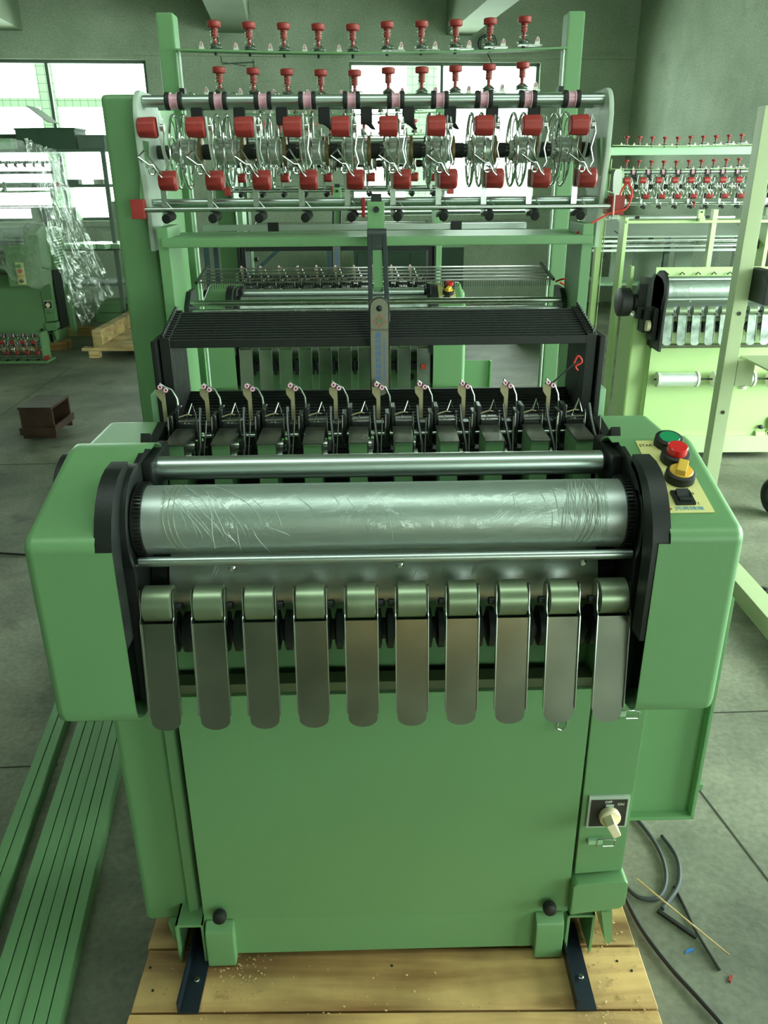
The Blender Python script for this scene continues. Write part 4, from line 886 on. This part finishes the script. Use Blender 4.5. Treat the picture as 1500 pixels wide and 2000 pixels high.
drape('plastic_film', 'long tail of clear plastic film hanging down the right side of the wrapped loom', (0, 0, 0), f2)
# spare yarn-feed assembly on the floor before it
sa = tag(empty('yarn_feed_assembly', (-3.78, 7.72, 0)), 'spare yarn-feed assembly with red rollers lying on the floor before the wrapped loom', 'machine part')
for ch in list(loom.children):
    if ch.name.split('.')[0] in ('eyelet_rod', 'spring_rod', 'stop_bar', 'feeler_rod', 'presser_lever', 'feeler_lever', 'feed_wheel_hub', 'feed_shaft', 'yarn_bobbin_ring', 'rod_end_cap'):
        copy_tree(ch, sa, (0, -0.66, -1.545))
MB().box(-0.54, 0.54, -0.09, 0.12, 0.0, 0.02).box(0.49, 0.51, -0.06, 0.1, 0.02, 0.28).build('carrier_frame', 'green_old', sa, bevel=0.003)
# frame stand at the right with its foot beam and table arm
sf = tag(empty('machine_stand', (1.40, 3.2, 0)), 'cream-green square-tube stand at right, its tall post crossing the pale loom', 'stand')
MB().box(-0.028, 0.028, -0.03, 0.03, 0.061, 1.87).build('post', 'cream_frame', sf, bevel=0.003)
for z in (1.02, 0.62): MB().lathe([(0, 0.008), (0.002, 0.008)], (0.0, -0.031, z + 0.12), (0, -1, 0), 14).build('bolt_hole', 'ink', sf)
MB().box(0.065, 0.150, -1.0, 0.25, 0.0, 0.08).box(-0.03, 0.10, -0.04, 0.04, 0.0, 0.06).build('foot_beam', 'cream_frame', sf, bevel=0.003)
MB().box(0.029, 0.10, -0.03, 0.03, 0.85, 0.955).build('arm_stub', 'cream_frame', sf, bevel=0.002)
MB().box(0.06, 0.9, -0.25, 0.03, 0.955, 0.962).box(0.06, 0.9, -0.25, -0.244, 0.90, 0.955).build('shelf_plate', 'cream_frame', sf, bevel=0.001)
MB().prism([(-0.16, 1.19), (-0.16, 1.27), (-0.10, 1.31), (0.02, 1.31), (0.02, 1.19)], 'yz', 0.029, 0.075).build('end_block', 'black', sf, bevel=0.004)
for zz, yy_ in ((1.30, -0.06), (1.265, -0.11), (1.225, -0.12)): MB().xcyl(0.076, 0.7, yy_, zz, 0.014, 16).build('guide_roller', 'brushed', sf)
MB().lathe([(0, 0.018), (0.012, 0.016)], (0.07, -0.01, 0.835), (0, 0, 1), 16).build('levelling_foot', 'white', sf)
tag(MB().lathe([(0, 0.034), (0.01, 0.036), (0.014, 0.028), (0.014, 0.012), (0.004, 0.010)], (0, 0, 0), (0, 0, 1), 24).build('rubber_pad', 'rubber', None, loc=(1.615, 2.98, 0.0)), 'round black rubber pad lying on the floor beside the stand\'s foot beam', 'pad')
cw = tag(empty('caster_wheel', (2.03, 3.82, 0.0)), 'black wheel standing on the floor at the right edge', 'wheel')
MB().ring((0, 0, 0.10), (1, 0.2, 0), 0.078, 0.022, 36, 10).build('tyre', 'rubber', cw)
MB().lathe([(-0.012, 0.062), (0.012, 0.062)], (0, 0, 0.10), (1, 0.2, 0), 24).build('wheel_disc', 'collar', cw)
for (xa, ya, xb, yb) in ((0.86, 2.08, 1.06, 0.95), (0.60, 2.142, 3.2, 2.24), (0.86, 2.16, 0.40, 4.8), (-4.2, 1.75, -1.0, 1.93), (-5.0, 4.6, -0.6, 4.75), (-2.7, 0.8, -2.95, 7.5), (1.30, 2.16, 1.55, 1.0)):
    d_ = Vector((xb - xa, yb - ya, 0)); L_ = d_.length; j_ = MB().box(0, L_, -0.0025, 0.0025, 0.0, 0.0012).build('expansion_joint', 'joint', fl)
    j_.location = (xa, ya, 0); j_.rotation_euler.z = math.atan2(d_.y, d_.x)
# second stand upright further right (behind)
s2 = tag(empty('steel_trestle', (2.42, 4.1, 0)), 'cream-green trestle leg with open channel foot at the right edge', 'stand')
MB().box(-0.03, 0.03, -0.03, 0.03, 0.0, 0.93).build('post', 'cream_frame', s2, bevel=0.003)
MB().box(0.031, 0.11, -0.2, 0.03, 0.05, 0.17).build('channel_foot', 'cream_frame', s2, bevel=0.003)

# unseen crate added behind the photographer to put brown reflections in the polished chutes
for i, (x, z, lb) in enumerate(((0.5, 0.0, 'pine crate added unseen behind the photographer for its brown reflections'),)):
    c_ = tag(empty('reflection_crate', (x, -2.7, z + 0.001)), lb, 'crate')
    MB().box(-0.6, 0.6, -0.4, 0.4, 0, 0.9).build('crate_body', 'pine', c_, bevel=0.004)
    for zz in (0.02, 0.78): MB().box(-0.61, 0.61, 0.401, 0.42, zz, zz + 0.09).build('batten', 'pine_pale', c_)
# ------------------------------------------------------------------ background goods
db = tag(empty('wooden_step', (-2.33, 5.33, 0)), 'small dark oil-stained wooden box standing alone on the floor at left', 'box')
MB().box(-0.11, 0.11, -0.17, -0.15, 0.02, 0.22).build('front_board', 'brownbox', db, bevel=0.003)
MB().box(-0.11, 0.11, 0.13, 0.15, 0.02, 0.22).build('back_board', 'brownbox', db, bevel=0.003)
MB().box(-0.115, 0.11, -0.175, 0.16, 0.22, 0.238).build('top_board', 'brownbox', db, bevel=0.003)
MB().box(0.105, 0.12, -0.18, 0.17, 0.06, 0.11).build('side_batten', 'brownbox', db, bevel=0.002)
MB().box(-0.12, 0.125, -0.192, -0.172, 0.05, 0.10).build('front_batten', 'brownbox', db, bevel=0.002)
MB().box(-0.11, -0.09, -0.15, 0.13, 0.02, 0.22).build('side_board', 'brownbox', db)
bp_ = tag(empty('stacking_pallet', (-2.85, 8.35, 0)), 'pale wooden pallet with raised side rail on the floor in the left background', 'pallet')
MB().box(0.0, 1.1, -0.5, 0.9, 0.10, 0.13).build('deck_board', 'pine_pale', bp_, bevel=0.003)
MB().box(0.0, 0.09, -0.5, 0.9, 0.13, 0.27).build('side_rail', 'pine_pale', bp_, bevel=0.003)
for y in (-0.46, 0.8): MB().box(-0.12, 1.0, y - 0.05, y + 0.05, 0.07, 0.10).build('cross_board', 'pine_pale', bp_)
for y in (-0.46, 0.8): MB().box(-0.06, 0.04, y - 0.04, y + 0.04, 0.0, 0.07).build('block', 'pine_pale', bp_)
# left storage rack before the window
rk = tag(empty('storage_rack', (-3.75, 9.3, 0)), 'grey steel shelf rack before the left window', 'shelf rack')
for x, y in ((0.78, 0.0), (-0.75, 0.5), (0.78, 0.5), (-0.75, 0)): MB().box(x - 0.02, x + 0.02, y - 0.02, y + 0.02, 0, 2.0).build('upright', 'shelfgrey', rk)
for z in (0.55, 0.93, 1.58, 1.93): MB().box(-0.80, 0.82, -0.06, 0.55, z - 0.03, z).build('shelf', 'shelfgrey', rk)
def crate(x, y, z, sx, sy, sz, mt, label, name='carton', cat='box', group=None, lid=True, rz=0):
    o = tag(empty(name, (x, y, z), rz), label, cat, group)
    MB().box(-sx / 2, sx / 2, -sy / 2, sy / 2, 0, sz * 0.9).build('body', mt, o, bevel=0.003)
    if lid: MB().box(-sx / 2 - 0.008, sx / 2 + 0.008, -sy / 2 - 0.008, sy / 2 + 0.008, sz * 0.9, sz).build('lid', mt, o, bevel=0.003)
    return o
crate(-4.10, 9.35, 1.93, 0.42, 0.3, 0.10, 'green_light', 'open pale tray on the top shelf, left end', 'tray')
crate(-3.52, 9.38, 1.93, 0.62, 0.35, 0.20, 'darkgreen', 'long dark box with hinged flap on the top shelf, middle')
crate(-3.05, 9.38, 1.93, 0.28, 0.35, 0.13, 'shelfgrey', 'low grey box on the top shelf, right end')
tag(MB().box(-0.12, 0.12, -0.15, 0.15, 0, 0.008, rot=RY(38)).build('loose_board', 'carton', None, loc=(-3.48, 9.12, 2.24)), 'tilted pale sheet leaning on top of the dark box on the top shelf', 'board')
crate(-4.05, 9.69, 1.931, 0.35, 0.2, 0.16, 'shelfgrey', 'squat grey carton behind the open tray on the top shelf')
crate(-3.35, 9.4, 1.58, 0.12, 0.12, 0.05, 'shelfgrey', 'small dark block standing on the middle shelf, left of the white tin', 'block')
crate(-3.08, 9.4, 1.58, 0.10, 0.1, 0.05, 'white', 'small white tin standing on the middle shelf', 'tin')
for i in range(6):
    o = MB().box(-0.06, 0.06, -0.25, 0.25, 0, 0.05).build('board_bundle', 'green_light', None, bevel=0.002, loc=(-3.42 + 0.16 * i, 9.3, 0.93), rotz=-0.5)
    tag(o, 'pale green board in the slanting row on the lower shelf, number %d from the left' % (i + 1) if 0 else ['leftmost', 'second', 'third', 'fourth', 'fifth', 'rightmost'][i] + ' pale green board in the slanting row on the lower shelf', 'board', 'green boards on the lower shelf')
for i, (x, z, s) in enumerate(((-3.32, 0, 0.44), (-2.84, 0, 0.4), (-3.30, 0.115, 0.40), (-2.84, 0.115, 0.3), (-2.36, 0.0, 0.32))):
    o = MB().box(-s / 2, s / 2, -0.25, 0.25, 0, 0.11).build('green_panel_stack', 'green_old', None, bevel=0.006, loc=(x, 10.2, z + 0.001), rotz=0.06 - 0.03 * i)
    tag(o, ['widest', 'second', 'third', 'fourth', 'smallest'][i] + ' of the dusty green machine covers piled under the rack', 'machine cover', 'machine covers piled under the rack')
for (x, z, sx, sz, lb) in ((-4.05, 1.16, 0.55, 0.17, 'low grey carton on the left window sill'), (-3.15, 1.16, 0.42, 0.24, 'taller stepped grey carton on the left window sill beside the rack')):
    crate(x * math.cos(BR) + 0.0, 11 + x * math.sin(BR) - 0.04, z, sx, 0.2, sz, 'carton', lb, lid=False)
# middle background seen between the loom frames
cb = tag(empty('steel_cabinet', (0.30, 9.6, 0)), 'low dark green steel cabinet with light top in the middle background', 'cabinet')
MB().box(-0.62, 0.62, -0.25, 0.25, 0.0, 0.90).build('body', 'darkgreen', cb, bevel=0.004)
MB().box(-0.64, 0.64, -0.27, 0.27, 0.90, 0.93).build('worktop', 'green_light', cb, bevel=0.003)
for x in (-0.3, 0.3):
    d_ = MB().box(x - 0.28, x + 0.28, -0.262, -0.25, 0.08, 0.84).build('door', 'darkgreen', cb, bevel=0.003)
    MB().box(x - 0.02, x + 0.02, -0.275, -0.262, 0.5, 0.56).build('handle', 'steel', d_)
tb = tag(empty('work_table', (-1.30, 9.75, 0)), 'blue-grey steel work table frame behind the second loom', 'table')
MB().box(-0.75, 0.75, -0.3, 0.3, 0.93, 0.97).build('tabletop', 'blueframe', tb, bevel=0.003)
for x, y in ((-0.7, -0.27), (0.7, -0.27), (-0.7, 0.27), (0.7, 0.27)): MB().box(x - 0.025, x + 0.025, y - 0.025, y + 0.025, 0, 0.93).build('leg', 'blueframe', tb)
MB().box(-0.02, 0.02, -0.30, -0.27, 0.45, 1.1, rot=RY(50)).build('brace', 'blueframe', tb)
crate(1.65, 8.6, 0.0, 0.5, 0.4, 0.42, 'carton', 'grey-green board carton on the floor behind the right looms')
# aluminium profiles on a stand behind the pale loom
an = tag(empty('profile_rack', (2.25, 6.6, 0)), 'rack of long bright aluminium profiles behind the pale loom', 'rack')
MB().box(-0.62, 0.62, -0.06, 0.50, 1.187, 1.20, rot=RX(13), piv=(0, -0.06, 1.19)).build('sheet_top', 'tin', an)
for k in range(3):
    MB().box(-0.60, 0.60, -0.09 + 0.0 * k, -0.06, 1.155 - 0.035 * k, 1.172 - 0.035 * k).build('profile', 'tin', an)
for x in (-0.55, 0.0, 0.55):
    MB().box(x - 0.02, x + 0.02, -0.04, 0.0, 0.0, 1.185).box(x - 0.02, x + 0.02, 0.4, 0.44, 0.0, 1.185).build('leg', 'shelfgrey', an)
MB().box(-0.5, 0.5, -0.03, 0.4, 0.82, 0.84).build('lower_shelf', 'green_light', an)
for i, (x, w_) in enumerate(((1.95, 0.17), (2.16, 0.22), (2.45, 0.14))):
    tag(MB().box(-w_ / 2, w_ / 2, -0.02, 0.02, 0, 0.30).build('leaning_board', 'carton', None, bevel=0.002, loc=(x, 6.75, 0.841)), ['left', 'middle', 'right'][i] + ' grey board standing on the lower shelf of the aluminium profile rack', 'board', 'grey boards on the profile rack')
tag(MB().box(-0.14, 0.14, -0.12, 0.12, 0, 0.12).build('red_crate', 'red', None, bevel=0.006, loc=(2.78, 5.55, 1.20)), 'small red box on the stand at the right edge', 'box')
tag(MB().box(-0.3, 0.3, -0.2, 0.2, 0, 1.2).build('packing_case', 'shelfgrey', None, bevel=0.006, loc=(2.88, 5.65, 0.0)), 'grey packing case standing behind the stand at the right edge', 'case')
